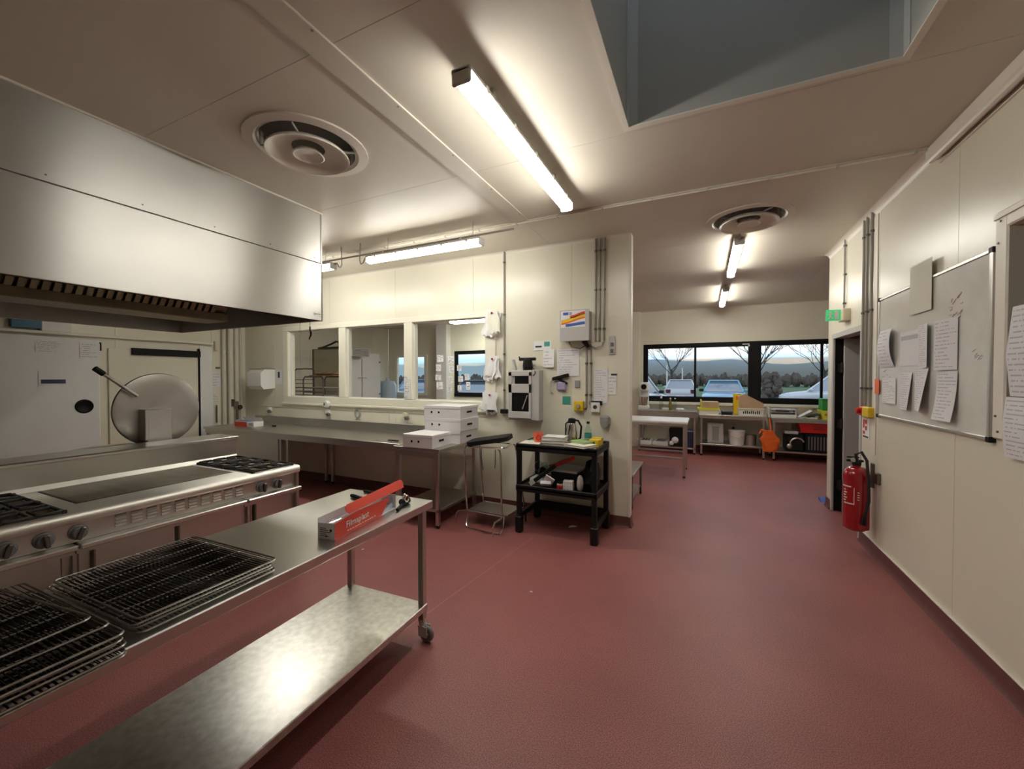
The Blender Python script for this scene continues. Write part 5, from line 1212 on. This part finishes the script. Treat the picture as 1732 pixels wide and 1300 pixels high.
# sink table top
bp = [(.001, 0), (.038, 0), (.04, .02), (.04, .13), (.016, .2), (.014, .24), (.001, .24)]
cp = ('cap', [(.001, 0), (.016, 0), (.016, .022), (.001, .022)], 'paper_white', .24)
vessel('spray_bottle', 'clear bottle with a white pointed cap by the window', 'bottle', -.86, 9.5, .9, [(.001, 0), (.045, 0), (.045, .14), (.02, .22), (.018, .25), (.001, .25)], 'clear_plastic', parts=[('cap', [(.001, 0), (.02, 0), (.022, .03), (.006, .09), (.001, .09)], 'paper_white', .25)])
vessel('oil_bottle', 'olive green oil bottle between two clear bottles', 'bottle', -.67, 9.46, .9, bp, 'olive_glass', parts=[cp])
vessel('water_bottle', 'clear small bottle right of the olive oil bottle', 'bottle', -.575, 9.47, .9, bp, 'clear_plastic', parts=[cp])
st = thing('dish_rack_machine', 'white machine with round dark opening at the table end', 'machine', (-1.22, 9.55, .9))
MB().box(-1.33, -1.12, 9.4, 9.68, .9, .98, .01).box(-1.31, -1.14, 9.6, 9.68, .95, 1.44, .01).box(-1.32, -1.13, 9.42, 9.68, 1.30, 1.50, .03).build('body', 'white_plastic', st); MB().lathe([(.001, -.004), (.06, -.004), (.06, .01), (.001, .01)], (-1.22, 9.42, 1.40), 18, 'Y').build('dark_opening', 'frame_black', st); MB().lathe([(.001, 0), (.07, 0), (.085, .18), (.08, .18), (.066, .01), (.001, .01)], (-1.225, 9.5, .99), 18).build('bowl', 'chrome', st)
MB().tube([(p.x, p.y, p.z) for p in arc((-1.03, 9.848, 1.056), .045, 0, 2 * pi, 14, 'XZ')], .012, 6).build('black_ring', 'black_plastic', label='black ring handle leaning at the window beside the white machine', cat='ring')
flat('cleaning_cloth', 'crumpled white cloth on the sink table', 'cloth', -.47, 9.42, .9, .16, .12, .05, rad(20), 'paper_white', .02); flat('soap_dish', 'small cream soap box between the bottles', 'box', -.77, 9.42, .9, .14, .09, .05, rad(5), 'paper_cream', .01)
# sink table shelf
for i, (x, lab) in enumerate(((-1.19, 'white plastic tray of utensils at the shelf end'), (-.86, 'white plastic tray of dark utensils beside the black bin'))):
    t = thing('utensil_tray', lab, 'tray', (x, 9.5, .13)); MB().box(x - .16, x + .16, 9.33, 9.65, .13, .14).box(x - .165, x + .165, 9.33, 9.345, .13, .225, .004).box(x - .165, x + .165, 9.635, 9.65, .13, .225, .004).box(x - .165, x - .15, 9.33, 9.65, .13, .225, .004).box(x + .15, x + .165, 9.33, 9.65, .13, .225, .004).build('tray', 'white_plastic', t)
    for j in range(6): MB().tube([(x - .12 + j * .04, 9.38, .17 + .01 * j), (x - .06 + j * .03, 9.6, .235)], .009, 6).build('utensil', 'black_plastic' if (i or j % 2) else 'chrome', t)
t = thing('black_bin', 'black bin with white cloths on the sink table shelf', 'bin', (-.53, 9.5, .13)); MB().prism([(-.66, .13), (-.38, .13), (-.36, .50), (-.685, .50)], 9.34, 9.7, 'Y').build('body', 'black_plastic', t); MB().ball((-.56, 9.32, .27), (.07, .04, .07), 10, 6).ball((-.63, 9.33, .20), (.05, .04, .05), 10, 6).build('cloth', 'paper_white', t)
t = thing('navy_crate', 'navy blue crate standing on the sink table shelf end', 'crate', (-.26, 9.5, .13)); MB().box(-.33, -.19, 9.32, 9.7, .13, .46, .008).build('body', 'navy_plastic', t); MB().box(-.335, -.185, 9.315, 9.705, .46, .48, .004).build('rim', 'lilac_plastic', t)
# middle table top
t = thing('yellow_tray', 'yellow and white tray with a kraft box on the middle table', 'tray', (.08, 9.5, .845)); MB().prism([(-.09, .845), (.26, .845), (.30, .93), (-.12, .93)], 9.34, 9.7, 'Y').build('white_tray', 'paper_cream', t); MB().prism([(-.11, .93), (.27, .93), (.28, .975), (-.13, .975)], 9.33, 9.7, 'Y').build('yellow_tray', 'lime_yellow', t)
t = thing('kraft_box', 'brown kraft box sitting in the yellow tray', 'box', (.1, 9.5, .975)); MB().at((.09, 9.5, .975), rad(5)).box(-.15, .17, -.14, .15, 0, .13, .006).build('box', 'cardboard', t); MB().at((.09, 9.5, .975), rad(5)).box(-.16, -.15, -.15, .15, .0, .17).build('flap', 'lime_yellow', t)
for i in range(3): flat('black_tray', ['lowest black tray of three on the middle table', 'middle black tray of three on the middle table', 'top black tray of three on the middle table'][i], 'tray', .42, 9.48, .845 + i * .028, .20, .28, .026, rad(2 * i - 2), 'grey_plastic' if i == 2 else 'black_plastic', .006, 'black trays on the middle table')
t = thing('cream_crate', 'cream plastic crate with dark slots on the middle table', 'crate', (.83, 9.45, .845)); z = .845
MB().box(.63, 1.05, 9.30, 9.60, z, z + .012).box(.63, 1.05, 9.295, 9.307, z, z + .145, .003).box(.63, 1.05, 9.593, 9.605, z, z + .145, .003).box(.625, .637, 9.295, 9.605, z, z + .145, .003).box(1.043, 1.055, 9.295, 9.605, z, z + .145, .003).box(.615, 1.065, 9.285, 9.30, z + .125, z + .15, .004).build('body', 'paper_cream', t)
m = MB()
for i in range(9): m.box(.70 + i * .034, .718 + i * .034, 9.292, 9.2965, z + .04, z + (.10 if i % 3 else .085), .002)
m.split('slot', 'frame_black', t)  # black bars, shade inside the crate slots put in as colour
t = thing('cardboard_box', 'brown cardboard box leaning in the cream crate', 'box', (.83, 9.45, .9)); MB().at((.635, 9.33, z + .02), 0, 0, rad(6)).prism([(.0, .10), (.40, .03), (.40, .27), (.05, .42), (-.04, .36)], 0, .22, 'Y').build('box', 'cardboard', t); MB().at((.635, 9.33, z + .02), 0, 0, rad(6)).box(.17, .20, -.003, .0, .22, .25).box(.05, .07, -.003, 0, .28, .30).build('mark', 'book_tan', t)
t = thing('yellow_packet', 'yellow packet sticking up behind the cardboard box', 'packet', (.60, 9.42, z)); MB().at((.62, 9.68, z), rad(6)).box(-.07, .08, -.03, .06, 0, .42, .01).build('packet', 'yellow_plastic', t); MB().at((.62, 9.68, z), rad(6)).box(-.03, .04, -.032, -.03, .30, .37).build('print', 'orange_plastic', t)
# middle table shelf
t = thing('grey_container', 'grey ribbed plastic container on the middle table shelf', 'container', (.2, 9.45, .25)); MB().box(.06, .36, 9.33, 9.60, .25, .67, .02).build('body', 'grey_light', t); MB().box(.14, .28, 9.322, 9.335, .31, .60, .004).build('recess', 'grey_paint', t); MB().box(.13, .15, 9.315, 9.335, .28, .63, .004).box(.27, .29, 9.315, 9.335, .28, .63, .004).box(.13, .29, 9.315, 9.335, .60, .63, .004).build('rib', 'grey_light', t)
t = thing('white_bucket', 'white plastic bucket with lid on the middle table shelf', 'bucket', (.60, 9.42, .25)); MB().lathe([(.001, 0), (.125, 0), (.148, .26), (.001, .26)], (.60, 9.42, .25), 28).build('body', 'white_plastic', t); MB().lathe([(.001, 0), (.155, 0), (.157, .025), (.148, .032), (.001, .034)], (.60, 9.42, .51), 28).build('lid', 'white_plastic', t); MB().tube([(.60 + .15 * cos(a), 9.42 + .15 * sin(a), .49 - .09 * sin(-a)) for a in [pi + pi * i / 12 for i in range(13)]], .004, 5).build('bail_handle', 'grey_light', t)
vessel('steel_pot', 'steel cooking pot with dark handle beside the white bucket', 'pot', .85, 9.44, .25, [(.001, 0), (.095, 0), (.10, .02), (.10, .2), (.105, .205), (.09, .205), (.09, .02), (.001, .02)], 'steel')
vessel('dark_bottle', 'dark bottle with a grey cap behind the white bucket', 'bottle', .55, 9.66, .25, [(.001, 0), (.04, 0), (.04, .24), (.02, .32), (.001, .33)], 'black_plastic', parts=[('cap', [(.001, 0), (.02, 0), (.02, .07), (.001, .07)], 'grey_light', .33)])
# orange cloth bundle between the tables
t = thing('orange_bag', 'crumpled orange bag hanging between two steel tables', 'bag', (1.14, 9.3, .18)); m = MB(); R_ = random.Random(11); n_, k_ = 16, 12; vs = []
for i in range(k_ + 1):
    f = i / k_; ww = (.09 + .05 * sin(pi * f)) * (1.1 if f < .7 else .9)
    for j in range(n_):
        b = 2 * pi * j / n_; rr = 1 + R_.uniform(-.16, .16); vs.append((1.14 + .02 * sin(5 * f) + ww * cos(b) * rr, 9.13 + .055 * sin(b) * rr, .19 + .40 * f + R_.uniform(-.008, .008)))
m.add(vs, [(i * n_ + j, i * n_ + (j + 1) % n_, (i + 1) * n_ + (j + 1) % n_, (i + 1) * n_ + j) for i in range(k_) for j in range(n_)] + [tuple(range(n_)), tuple(range(k_ * n_, (k_ + 1) * n_))]); m.build('cloth', 'orange_plastic', t, ang=25); MB().tube([(1.08, 9.13, .57), (1.0, 9.13, .60), (.97, 9.13, .52)], .018, 6).tube([(1.16, 9.13, .58), (1.15, 9.15, .68), (1.14, 9.20, .81)], .012, 6).build('strap', 'orange_plastic', t)
# right table
t = thing('paper_rack', 'white low rack of folded papers on the corner table', 'rack', (1.38, 9.45, .825)); z = .825; MB().box(1.17, 1.60, 9.36, 9.62, z, z + .06, .004).box(1.14, 1.16, 9.34, 9.62, z, z + .19, .004).box(1.16, 1.60, 9.58, 9.60, z, z + .17).build('tray', 'white_plastic', t); MB().box(1.19, 1.58, 9.38, 9.56, z + .10, z + .115).box(1.19, 1.58, 9.38, 9.56, z + .145, z + .16).box(1.17, 1.19, 9.37, 9.58, z + .06, z + .17).box(1.58, 1.60, 9.37, 9.58, z + .06, z + .17).build('shelf_leaf', 'grey_light', t); MB().box(1.28, 1.48, 9.37, 9.5, z + .116, z + .14).build('dark_pouch', 'ink_black', t)
t = thing('open_folder', 'open black and white folder propped on the corner table', 'folder', (1.78, 9.45, z)); m = MB(); m.at((1.82, 9.45, z + .03), 0, 0, rad(-20)); m.box(-.15, .16, -.12, .12, 0, .015, .003); m.build('cover', 'black_plastic', t); m = MB(); m.at((1.745, 9.44, z + .085), 0, 0, rad(-32)); m.box(-.14, .12, -.12, .12, 0, .006); m.build('page', 'paper_white', t); MB().box(1.64, 1.92, 9.33, 9.6, z, z + .03, .004).build('base_block', 'paper_cream', t); MB().box(1.66, 1.90, 9.62, 9.7, z, z + .2, .004).build('card', 'book_tan', t)
t = thing('green_box', 'green plastic box standing on a yellow one at the corner', 'box', (2.12, 9.4, 1.0)); MB().box(1.985, 2.30, 9.3, 9.58, z + .165, z + .38, .008).build('body', 'green_plastic', t); MB().box(1.975, 2.31, 9.29, 9.59, z + .36, z + .385, .004).build('rim', 'green_plastic', t)
t = thing('yellow_box', 'lime yellow plastic box below the green one', 'box', (2.12, 9.4, z)); MB().prism([(2.0, z), (2.28, z), (2.31, z + .165), (1.965, z + .165)], 9.28, 9.6, 'Y').build('body', 'lime_yellow', t); MB().box(2.02, 2.06, 9.275, 9.285, z + .07, z + .11).build('mark', 'wood_tan', t)
z = .195
t = thing('black_machine', 'black kitchen machine with a curved steel arc on the shelf', 'machine', (1.55, 9.45, z)); MB().box(1.42, 1.72, 9.28, 9.66, z, z + .33, .03).build('housing', 'black_plastic', t); MB().box(1.40, 1.62, 9.27, 9.5, z + .33, z + .385, .01).build('lid', 'grey_light', t); MB().tube(arc((1.60, 9.275, z + .15), .11, rad(20), rad(200), 12, 'XZ'), .016, 6).build('steel_arc', 'alu', t); MB().ball((1.475, 9.27, z + .1), (.045, .02, .045), 10, 6).build('knob', 'alu', t)
t = thing('black_crate', 'black crate beside the kitchen machine on the shelf', 'crate', (1.93, 9.45, z)); MB().box(1.73, 2.12, 9.27, 9.68, z, z + .36, .01).build('body', 'black_plastic', t); m = MB()
for i in range(7): m.box(1.77 + i * .047, 1.79 + i * .047, 9.262, 9.272, z + .05, z + .3)
m.split('rib', 'grey_plastic', t)
t = thing('red_crate', 'bright red plastic crate stacked on the black crate', 'crate', (1.95, 9.45, z + .36)); MB().prism([(1.66, z + .37), (2.22, z + .37), (2.25, z + .555), (1.62, z + .555)], 9.26, 9.62, 'Y').build('body', 'red_plastic', t); MB().box(1.60, 2.27, 9.235, 9.64, z + .54, z + .575, .008).build('rim', 'red_plastic', t); MB().box(1.86, 2.0, 9.252, 9.262, z + .43, z + .50, .003).build('handle_recess', 'red_gloss', t)
boxo('wooden_crate', 'wood_tan', 2.13, 2.4, 9.27, 9.6, z, z + .3, .008, label='tan wooden block crate at the shelf end', cat='crate')

# white topped table in the passage, low bench
wt = thing('cutting_table', 'steel table with a thick white cutting board top in the passage', 'table', (-.8, 7.4, 0)); x0, x1, y0, y1, z = -1.75, -.235, 6.98, 7.78, .90
MB().box(x0, x1, y0, y1, z - .045, z, .012).build('cutting_board_top', 'white_plastic', wt); MB().box(x0 + .02, x1 - .02, y0 + .02, y1 - .02, z - .075, z - .045, .003).build('frame', 'steel', wt)
for x in (x0 + .06, x1 - .05):
    for y in (y0 + .05, y1 - .05): MB().box(x - .022, x + .022, y - .022, y + .022, .02, z - .05, .003).build('leg', 'steel', wt); MB().cyl((x, y, 0), (x, y, .025), .02, n=10).build('foot', 'black_plastic', wt)
MB().box(x0 + .06, x1 - .05, y0 + .035, y0 + .065, .285, .315).box(x0 + .06, x1 - .05, y1 - .065, y1 - .035, .285, .315).build('stretcher', 'steel', wt)
bn = thing('low_bench', 'low steel trolley bench behind the partition end', 'bench', (-1.0, 5.4, 0)); x0, x1, y0, y1, z = -1.3, -.76, 5.02, 5.85, .44
MB().box(x0, x1, y0, y1, z - .03, z, .006).build('top', 'steel_top', bn)
for x in (x0 + .03, x1 - .03):
    for y in (y0 + .03, y1 - .03): MB().box(x - .014, x + .014, y - .014, y + .014, .06, z - .02, .002).build('leg', 'steel_dark', bn); MB().lathe([(.001, -.012), (.03, -.012), (.03, .012), (.001, .012)], (x, y, .03), 14, 'X').build('castor', 'black_rubber', bn)
MB().box(x0 + .03, x1 - .03, y0 + .03, y1 - .03, .10, .12).build('lower_shelf', 'steel', bn)

# ================================================================== bakery behind the interior window
def bakers_rack(label, x, y, w, d, h, a, loaded):
    t = thing('bakery_rack', label, 'rack', (x, y, 0), 'bakery trolley racks'); 
    def B(): m = MB(); m.at((x, y, 0), a); return m
    for sy in (-d / 2, d / 2):
        m = B(); m.tube([(-w / 2, sy, .1), (-w / 2, sy, h - .05), (-w / 2 + .05, sy, h), (w / 2 - .05, sy, h), (w / 2, sy, h - .05), (w / 2, sy, .1)], .014, 8); m.build('hoop', 'steel_dark', t)
    n = int((h - .3) / .085)
    for i in range(n):
        zz = .2 + i * .085; m = B()
        for sx in (-w / 2, w / 2): m.tube([(sx, -d / 2, zz), (sx, d / 2, zz)], .008, 6)
        m.tube([(-w / 2, d / 2, zz), (w / 2, d / 2, zz)], .008, 6); m.tube([(-w / 2, -d / 2, zz), (w / 2, -d / 2, zz)], .008, 6); m.build('runner', 'steel_dark', t)
        if loaded and i > 8 and i % 2 == 0: B().box(-w / 2 + .012, w / 2 - .012, -d / 2 + .01, d / 2 - .01, zz + .009, zz + .02).build('tray', 'grey_light', t)
    for sx in (-w / 2, w / 2):
        for sy in (-d / 2, d / 2): B().lathe([(.001, -.015), (.05, -.015), (.05, .015), (.001, .015)], (sx, sy, .05), 14, 'Y').build('castor', 'black_rubber', t)
    return t
bakers_rack('empty dark bakery rack seen through the first window pane', -8.12, 6.0, .58, .5, 1.80, rad(4), False)
bakers_rack('bakery rack loaded with trays seen through the first pane', -7.15, 5.95, .62, .5, 1.62, rad(-3), True)
t = thing('bread_tray', 'wooden tray of loaves on top of the loaded rack', 'tray', (-7.0, 6.0, 1.635)); MB().box(-7.38, -6.7, 5.78, 6.22, 1.637, 1.657, .004).build('board', 'wood_tan', t)
for i in range(5): MB().ball((-7.28 + i * .13, 5.95 + .06 * (i % 2), 1.69), (.065, .12, .035), 10, 6).build('loaf', 'bread', t)
t = thing('wall_screen', 'pale framed panel standing behind the racks', 'panel', (-7.8, 6.6, 0)); MB().box(-8.28, -7.38, 6.60, 6.63, .9, 2.25, .004).build('panel', 'wall_panel', t); MB().box(-8.30, -8.27, 6.585, 6.635, 0, 2.27, .003).box(-8.30, -7.36, 6.585, 6.635, 2.25, 2.265).box(-7.39, -7.36, 6.585, 6.635, 0, 2.27, .003).build('frame', 'grey_plastic', t)
m = MB(); m.tube([(-8.12, 6.61, 2.29), (-7.9, 6.61, 2.32), (-7.7, 6.61, 2.37), (-7.55, 6.61, 2.42), (-7.47, 6.61, 2.41), (-7.42, 6.61, 2.34), (-7.44, 6.61, 2.29), (-7.8, 6.61, 2.288)], .022, 6, True); m.build('black_hose', 'black_rubber', label='loop of black hose lying on the pale framed panel', cat='hose')
fg = thing('white_fridge', 'tall white double door fridge in the bakery', 'fridge', (-8.6, 8.4, 0)); xa = -8.35
MB().box(-8.98, xa, 7.58, 8.82, .1, 2.28, .01).build('body', 'cold_white', fg)
for a, b in ((7.60, 8.10), (8.125, 8.80)):
    d = MB().box(xa, xa + .05, a, b, .5, 2.12, .008).build('door', 'cold_white', fg)
    hy = a + .04 if a < 8 else b - .04
    for z in (1.15, 2.04): boxo('hinge', 'grey_plastic', xa + .05, xa + .065, hy - .025, hy + .025, z - .02, z + .02, .004, parent=d)
    ly = b if a < 8 else a
    MB().tube([(xa + .07, ly - .13, 1.60), (xa + .08, ly, 1.605), (xa + .07, ly + .13, 1.60)], .012, 6).build('lever_handle', 'grey_light', d)
MB().box(xa, xa + .03, 8.10, 8.125, .5, 2.12).build('door_gap', 'grey_paint', fg)
cu = thing('cooling_unit', 'grey slatted cooling unit mounted above the fridge', 'cooling unit', (-8.2, 7.85, 2.1)); MB().prism([(7.50, 2.37), (8.18, 2.37), (8.12, 2.15), (7.56, 2.15)], -8.34, -8.06, 'X').build('housing', 'grey_light', cu)
for i in range(6): MB().box(-8.065, -8.05, 7.58, 8.10, 2.175 + i * .03, 2.187 + i * .03).build('slat', 'steel_dark', cu)
boxo('black_side', 'frame_black', -8.30, -8.06, 7.49, 7.515, 2.16, 2.37, parent=cu)
t = thing('blue_barrel', 'pale blue plastic barrel beside the bakery fridge', 'barrel', (-8.5, 9.25, 0)); MB().lathe([(.001, 0), (.24, 0), (.26, .05), (.26, 1.35), (.2, 1.5), (.05, 1.53), (.04, 1.6), (.001, 1.6)], (-8.5, 9.3, 0), 24).build('body', 'barrel_blue', t); MB().lathe([(.262, .6), (.27, .62), (.262, .64)], (-8.5, 9.3, 0), 24).build('hoop', 'barrel_blue', t)
legtable('bakery_table', 'long steel bakery table beneath the far windows', -6.6, -3.6, 9.15, 9.85, .88, shelf=.2)
boxo('equipment_panel', 'wall_panel', -9.0, -8.3, 5.2, 5.25, 0, 2.0, .004, label='pale panel standing at the bakery side wall', cat='panel')
# ================================================================== outside: car park, cars, trees, hills
MB().box(-260, 260, YF + .25, 700, -.25, .02).build('ground', 'grass', kind='structure')
MB().box(-60, 40, YF + .26, 31, .0, .06).build('car_park', 'asphalt', kind='structure')
def car(label, x, y, a, paint, hatch=True, L_=4.1, Wd=1.72, H_=1.44, g=.06):
    """x forward, y left in the car's own frame."""
    t = thing('car', label, 'car', (x, y, g))
    def B(): m = MB(); m.at((x, y, g), a); return m
    pm = 'paint_' + paint; h = L_ / 2; w = Wd / 2
    low = [(-h, .35), (-h + .03, .26), (h - .1, .22), (h, .32), (h, .55), (h - .06, .68), (h - .25, .76), (h * .42, .90), (-h * .80, .95), (-h + .05, .92), (-h, .70)]
    b = B(); n = len(low); vs = []
    for s in (-1, 1):
        for k, (yy, dz) in enumerate(((.86, 0), (1.0, 0))): pass
    # loft: three sections across each side to round the flanks
    secs = [(-w, .90), (-w * .93, 1.0), (w * .93, 1.0), (w, .90)]
    for yy, f in secs: vs += [(px_ * (f if abs(px_) > h * .9 else 1) , yy, (pz_ - .5) * (.86 if f < 1 else 1) + .5) for px_, pz_ in low]
    fs = [tuple(range(n)), tuple(range(3 * n, 4 * n))] + [(i + q * n, (i + 1) % n + q * n, (i + 1) % n + (q + 1) * n, i + (q + 1) * n) for i in range(n) for q in range(3)]
    b.add(vs, fs); b.build('body', pm, t, ang=40)
    xr0, xr1 = (-h * .98, -h * .78) if hatch else (-h * .75, -h * .38); xf0, xf1 = h * .44, h * .06; zb, zt = .90, H_ - .05; wb_, wt_ = w * .93, w * .70
    v = [(xr0, -wb_, zb), (xf0, -wb_, zb), (xf0, wb_, zb), (xr0, wb_, zb), (xr1, -wt_, zt), (xf1, -wt_, zt), (xf1, wt_, zt), (xr1, wt_, zt)]
    B().add(v, [(0, 1, 2, 3), (4, 5, 6, 7), (0, 1, 5, 4), (1, 2, 6, 5), (2, 3, 7, 6), (3, 0, 4, 7)]).build('windows', 'car_glass', t)
    b = B(); b.box(xr1 - .05, xf1 + .05, -wt_ - .03, wt_ + .03, zt - .02, H_, .025); b.build('roof', pm, t, ang=50)
    for i, j in ((0, 4), (1, 5), (2, 6), (3, 7)): B().tube([v[i], v[j]], .045, 6).build('pillar', pm, t)
    for s in (-1, 1):
        mx = (xr0 + xf0) / 2 - .1; B().tube([(mx, s * wb_, zb), (mx - .05, s * wt_, zt)], .035, 6).build('pillar', pm, t)
        B().box(xf0 - .22, xf0 - .10, s * (w - .02), s * (w + .17), .90, 1.03, .03).build('mirror', pm if s > 0 else 'black_plastic', t)
        B().box(h - .16, h - .01, s * w * .55, s * w * .92, .56, .70, .03).build('headlight', 'chrome', t)
        B().box(-h - .005, -h + .12, s * w * .62, s * w * .93, .62, .86, .02).build('tail_light', 'tail_red', t)
        for wx in (-h * .62, h * .64):
            B().lathe([(.10, -.11), (.28, -.11), (.31, -.07), (.31, .07), (.28, .11), (.10, .11)], (wx, s * (w - .12), .31), 20, 'Y').build('tyre', 'tyre', t)
            B().lathe([(.001, -.115), (.19, -.115), (.19, .115), (.001, .115)], (wx, s * (w - .12), .31), 14, 'Y').build('wheel_rim', 'alu', t)
    B().box(-h - .03, -h + .1, -w * .92, w * .92, .33, .55, .04).build('rear_bumper', pm, t); B().box(h - .12, h + .02, -w * .8, w * .8, .26, .40, .03).build('grille', 'black_plastic', t)
    B().box(-h - .04, -h - .02, -.25, .25, .40, .50).box(h + .01, h + .03, -.25, .25, .40, .50).build('number_plate', 'paper_white', t)
    return t
for nm, c in (('silver', (.64, .66, .68)), ('blue', (.24, .46, .62)), ('white', (.75, .78, .80)), ('navy', (.03, .05, .10)), ('slate', (.10, .20, .34))): mat('paint_' + nm, c, .25, .3, coat=.6)
def ray(u, d):      # a place d metres away from the room's viewpoint, seen past a window
    a = math.atan((u - 866) / 686.3) - rad(25.38); return (sin(a) * d, cos(a) * d)
p = ray(1151, 27.5); car('silver hatchback seen from behind in the car park', p[0], p[1], rad(90) - math.atan2(p[0], p[1]), 'silver')
p = ray(1224, 22.0); car('blue saloon facing the window in the car park', p[0], p[1], rad(-90) - math.atan2(p[0], p[1]), 'blue', False, 4.4)
p = ray(1407, 25); car('white car parked at the right of the black window', p[0], p[1], rad(168), 'white', True, 4.2, H_=1.66)
p = ray(1070, 17.5); car('white car half hidden by the window edge', p[0], p[1], rad(75), 'white', True, 4.0, H_=1.6)
p = ray(806, 17.5); car('dark navy car seen through the third interior pane', p[0], p[1], rad(-62), 'navy', True, 4.1)
p = ray(702, 24); car('slate blue car seen through the small bakery window', p[0], p[1], rad(-60), 'slate', True, 4.1)
# picnic table outside
px0, py0 = ray(1305, 17.0)
t = thing('picnic_table', 'dark wooden picnic table on the grass outside', 'table', (px0, py0, .06)); MB().box(px0 - .75, px0 + .75, py0 - .35, py0 + .35, .80, .86, .01).build('top', 'bark', t); MB().box(px0 - .09, px0 + .09, py0 - .06, py0 + .06, .06, .80).box(px0 - .4, px0 + .4, py0 - .3, py0 + .3, .06, .12).build('pedestal', 'bark', t)
# posts
for i, (u, d, lab) in enumerate(((1128, 36, 'thin white post left of the silver hatchback'), (1154, 48, 'thin white post behind the silver hatchback'))):
    x, y = ray(u, d); t = thing('marker_post', lab, 'post', (x, y, .02)); MB().cyl((x, y, 0), (x, y, 2.6), .06, .05, 8).build('shaft', 'white_paint', t); MB().ball((x, y, 2.6), .07, 8, 6).build('cap', 'white_paint', t)
# hedge line, shrub, hills
def blob(b, c, r, seed, n=10, m=7, jag=.3):
    R = random.Random(seed); vs = []
    for i in range(m + 1):
        a = pi * i / m
        for j in range(n):
            q = 2 * pi * j / n; k = 1 + R.uniform(-jag, jag); vs.append((c[0] + r[0] * sin(a) * cos(q) * k, c[1] + r[1] * sin(a) * sin(q) * k, max(0, c[2] + r[2] * cos(a) * k)))
    b.add(vs, [(i * n + j, i * n + (j + 1) % n, (i + 1) * n + (j + 1) % n, (i + 1) * n + j) for i in range(m) for j in range(n)])
m = MB(); R_ = random.Random(2)
for i in range(900): x = -150 + i * .29 + R_.uniform(-.3, .3); blob(m, (x, 85 + R_.uniform(-5, 5), .7 + R_.uniform(0, .7)), (.55, .6, R_.uniform(.6, 1.2)), i, 7, 6, .22)
m.build('hedgerow', 'hedge_leaf', label='dark leafless hedgerow along the field edge', cat='hedge', kind='stuff', ang=20)
x, y = ray(1306, 30); m = MB()
for i in range(30): blob(m, (x + R_.uniform(-.45, .45), y + R_.uniform(-.4, .4), .15 + R_.uniform(0, 1.6)), (.2, .2, .25), i + 400)
m.build('bush', 'hedge_leaf', label='dark round bush behind the picnic table', cat='bush', ang=20)
m = MB(); n = 80; vs = []; R_ = random.Random(9)
for i in range(n + 1):
    x = -700 + 1400 * i / n; hh = 26 + 3.5 * sin(i * .37) + 2.2 * sin(i * .9 + 1) + R_.uniform(-.6, .6)
    vs += [(x, 640, 0), (x, 650, hh * .6), (x, 675, hh), (x, 760, 0)]
m.add(vs, [(i * 4 + k, i * 4 + k + 1, i * 4 + 5 + k, i * 4 + 4 + k) for i in range(n) for k in range(3)]); m.build('hills', 'mountain', kind='structure', ang=60)
hz_ = MB().box(-690, 690, 570, 636, .03, 27).build('valley_haze', 'haze', label='blue haze lying over the valley before the hills', cat='haze', kind='stuff')
# bare trees
def tree(label, x, y, h, seed, spread=.5):
    R = random.Random(seed); t = thing('bare_tree', label, 'tree', (x, y, 0), 'bare trees outside the window'); tr = MB(); br = MB()
    tr.tube([(x, y, -.1), (x + .03, y, h * .18), (x - .02, y, h * .34)], [.12, .10, .075], 8); tr.build('trunk', 'bark', t)
    def grow(p, d, l, r, lev):
        if lev == 0: return
        q = p + d * l; mid = p + d * l * .5 + Vector((R.uniform(-1, 1), R.uniform(-1, 1), 0)) * l * .05
        br.tube([p, mid, q], [r, r * .8, r * .6], 5 if lev > 2 else 3)
        for k in range(3 if lev > 1 else 2):
            nd = (d + Vector((R.uniform(-1, 1), R.uniform(-1, 1), R.uniform(-.1, .6))) * .75).normalized(); grow(p + d * l * R.uniform(.55, 1), nd, l * R.uniform(.6, .8), r * .55, lev - 1)
    for k in range(6):
        a = 2 * pi * k / 6 + R.uniform(-.3, .3); grow(Vector((x - .02, y, h * (.26 + .08 * R.random()))), Vector((cos(a) * spread, sin(a) * spread, 1)).normalized(), h * .25, .032, 6)
    br.build('branches', 'bark', t, kind='stuff'); return t
x, y = ray(1136, 33); tree('bare spreading tree behind the silver hatchback', x, y, 6.6, 1, .9)
x, y = ray(1281, 24); tree('bare tree half hidden by the thick black window post', x, y, 6.0, 2, .8)
x, y = ray(1395, 34); tree('bare tree behind the white car', x, y, 6.2, 3, .8)
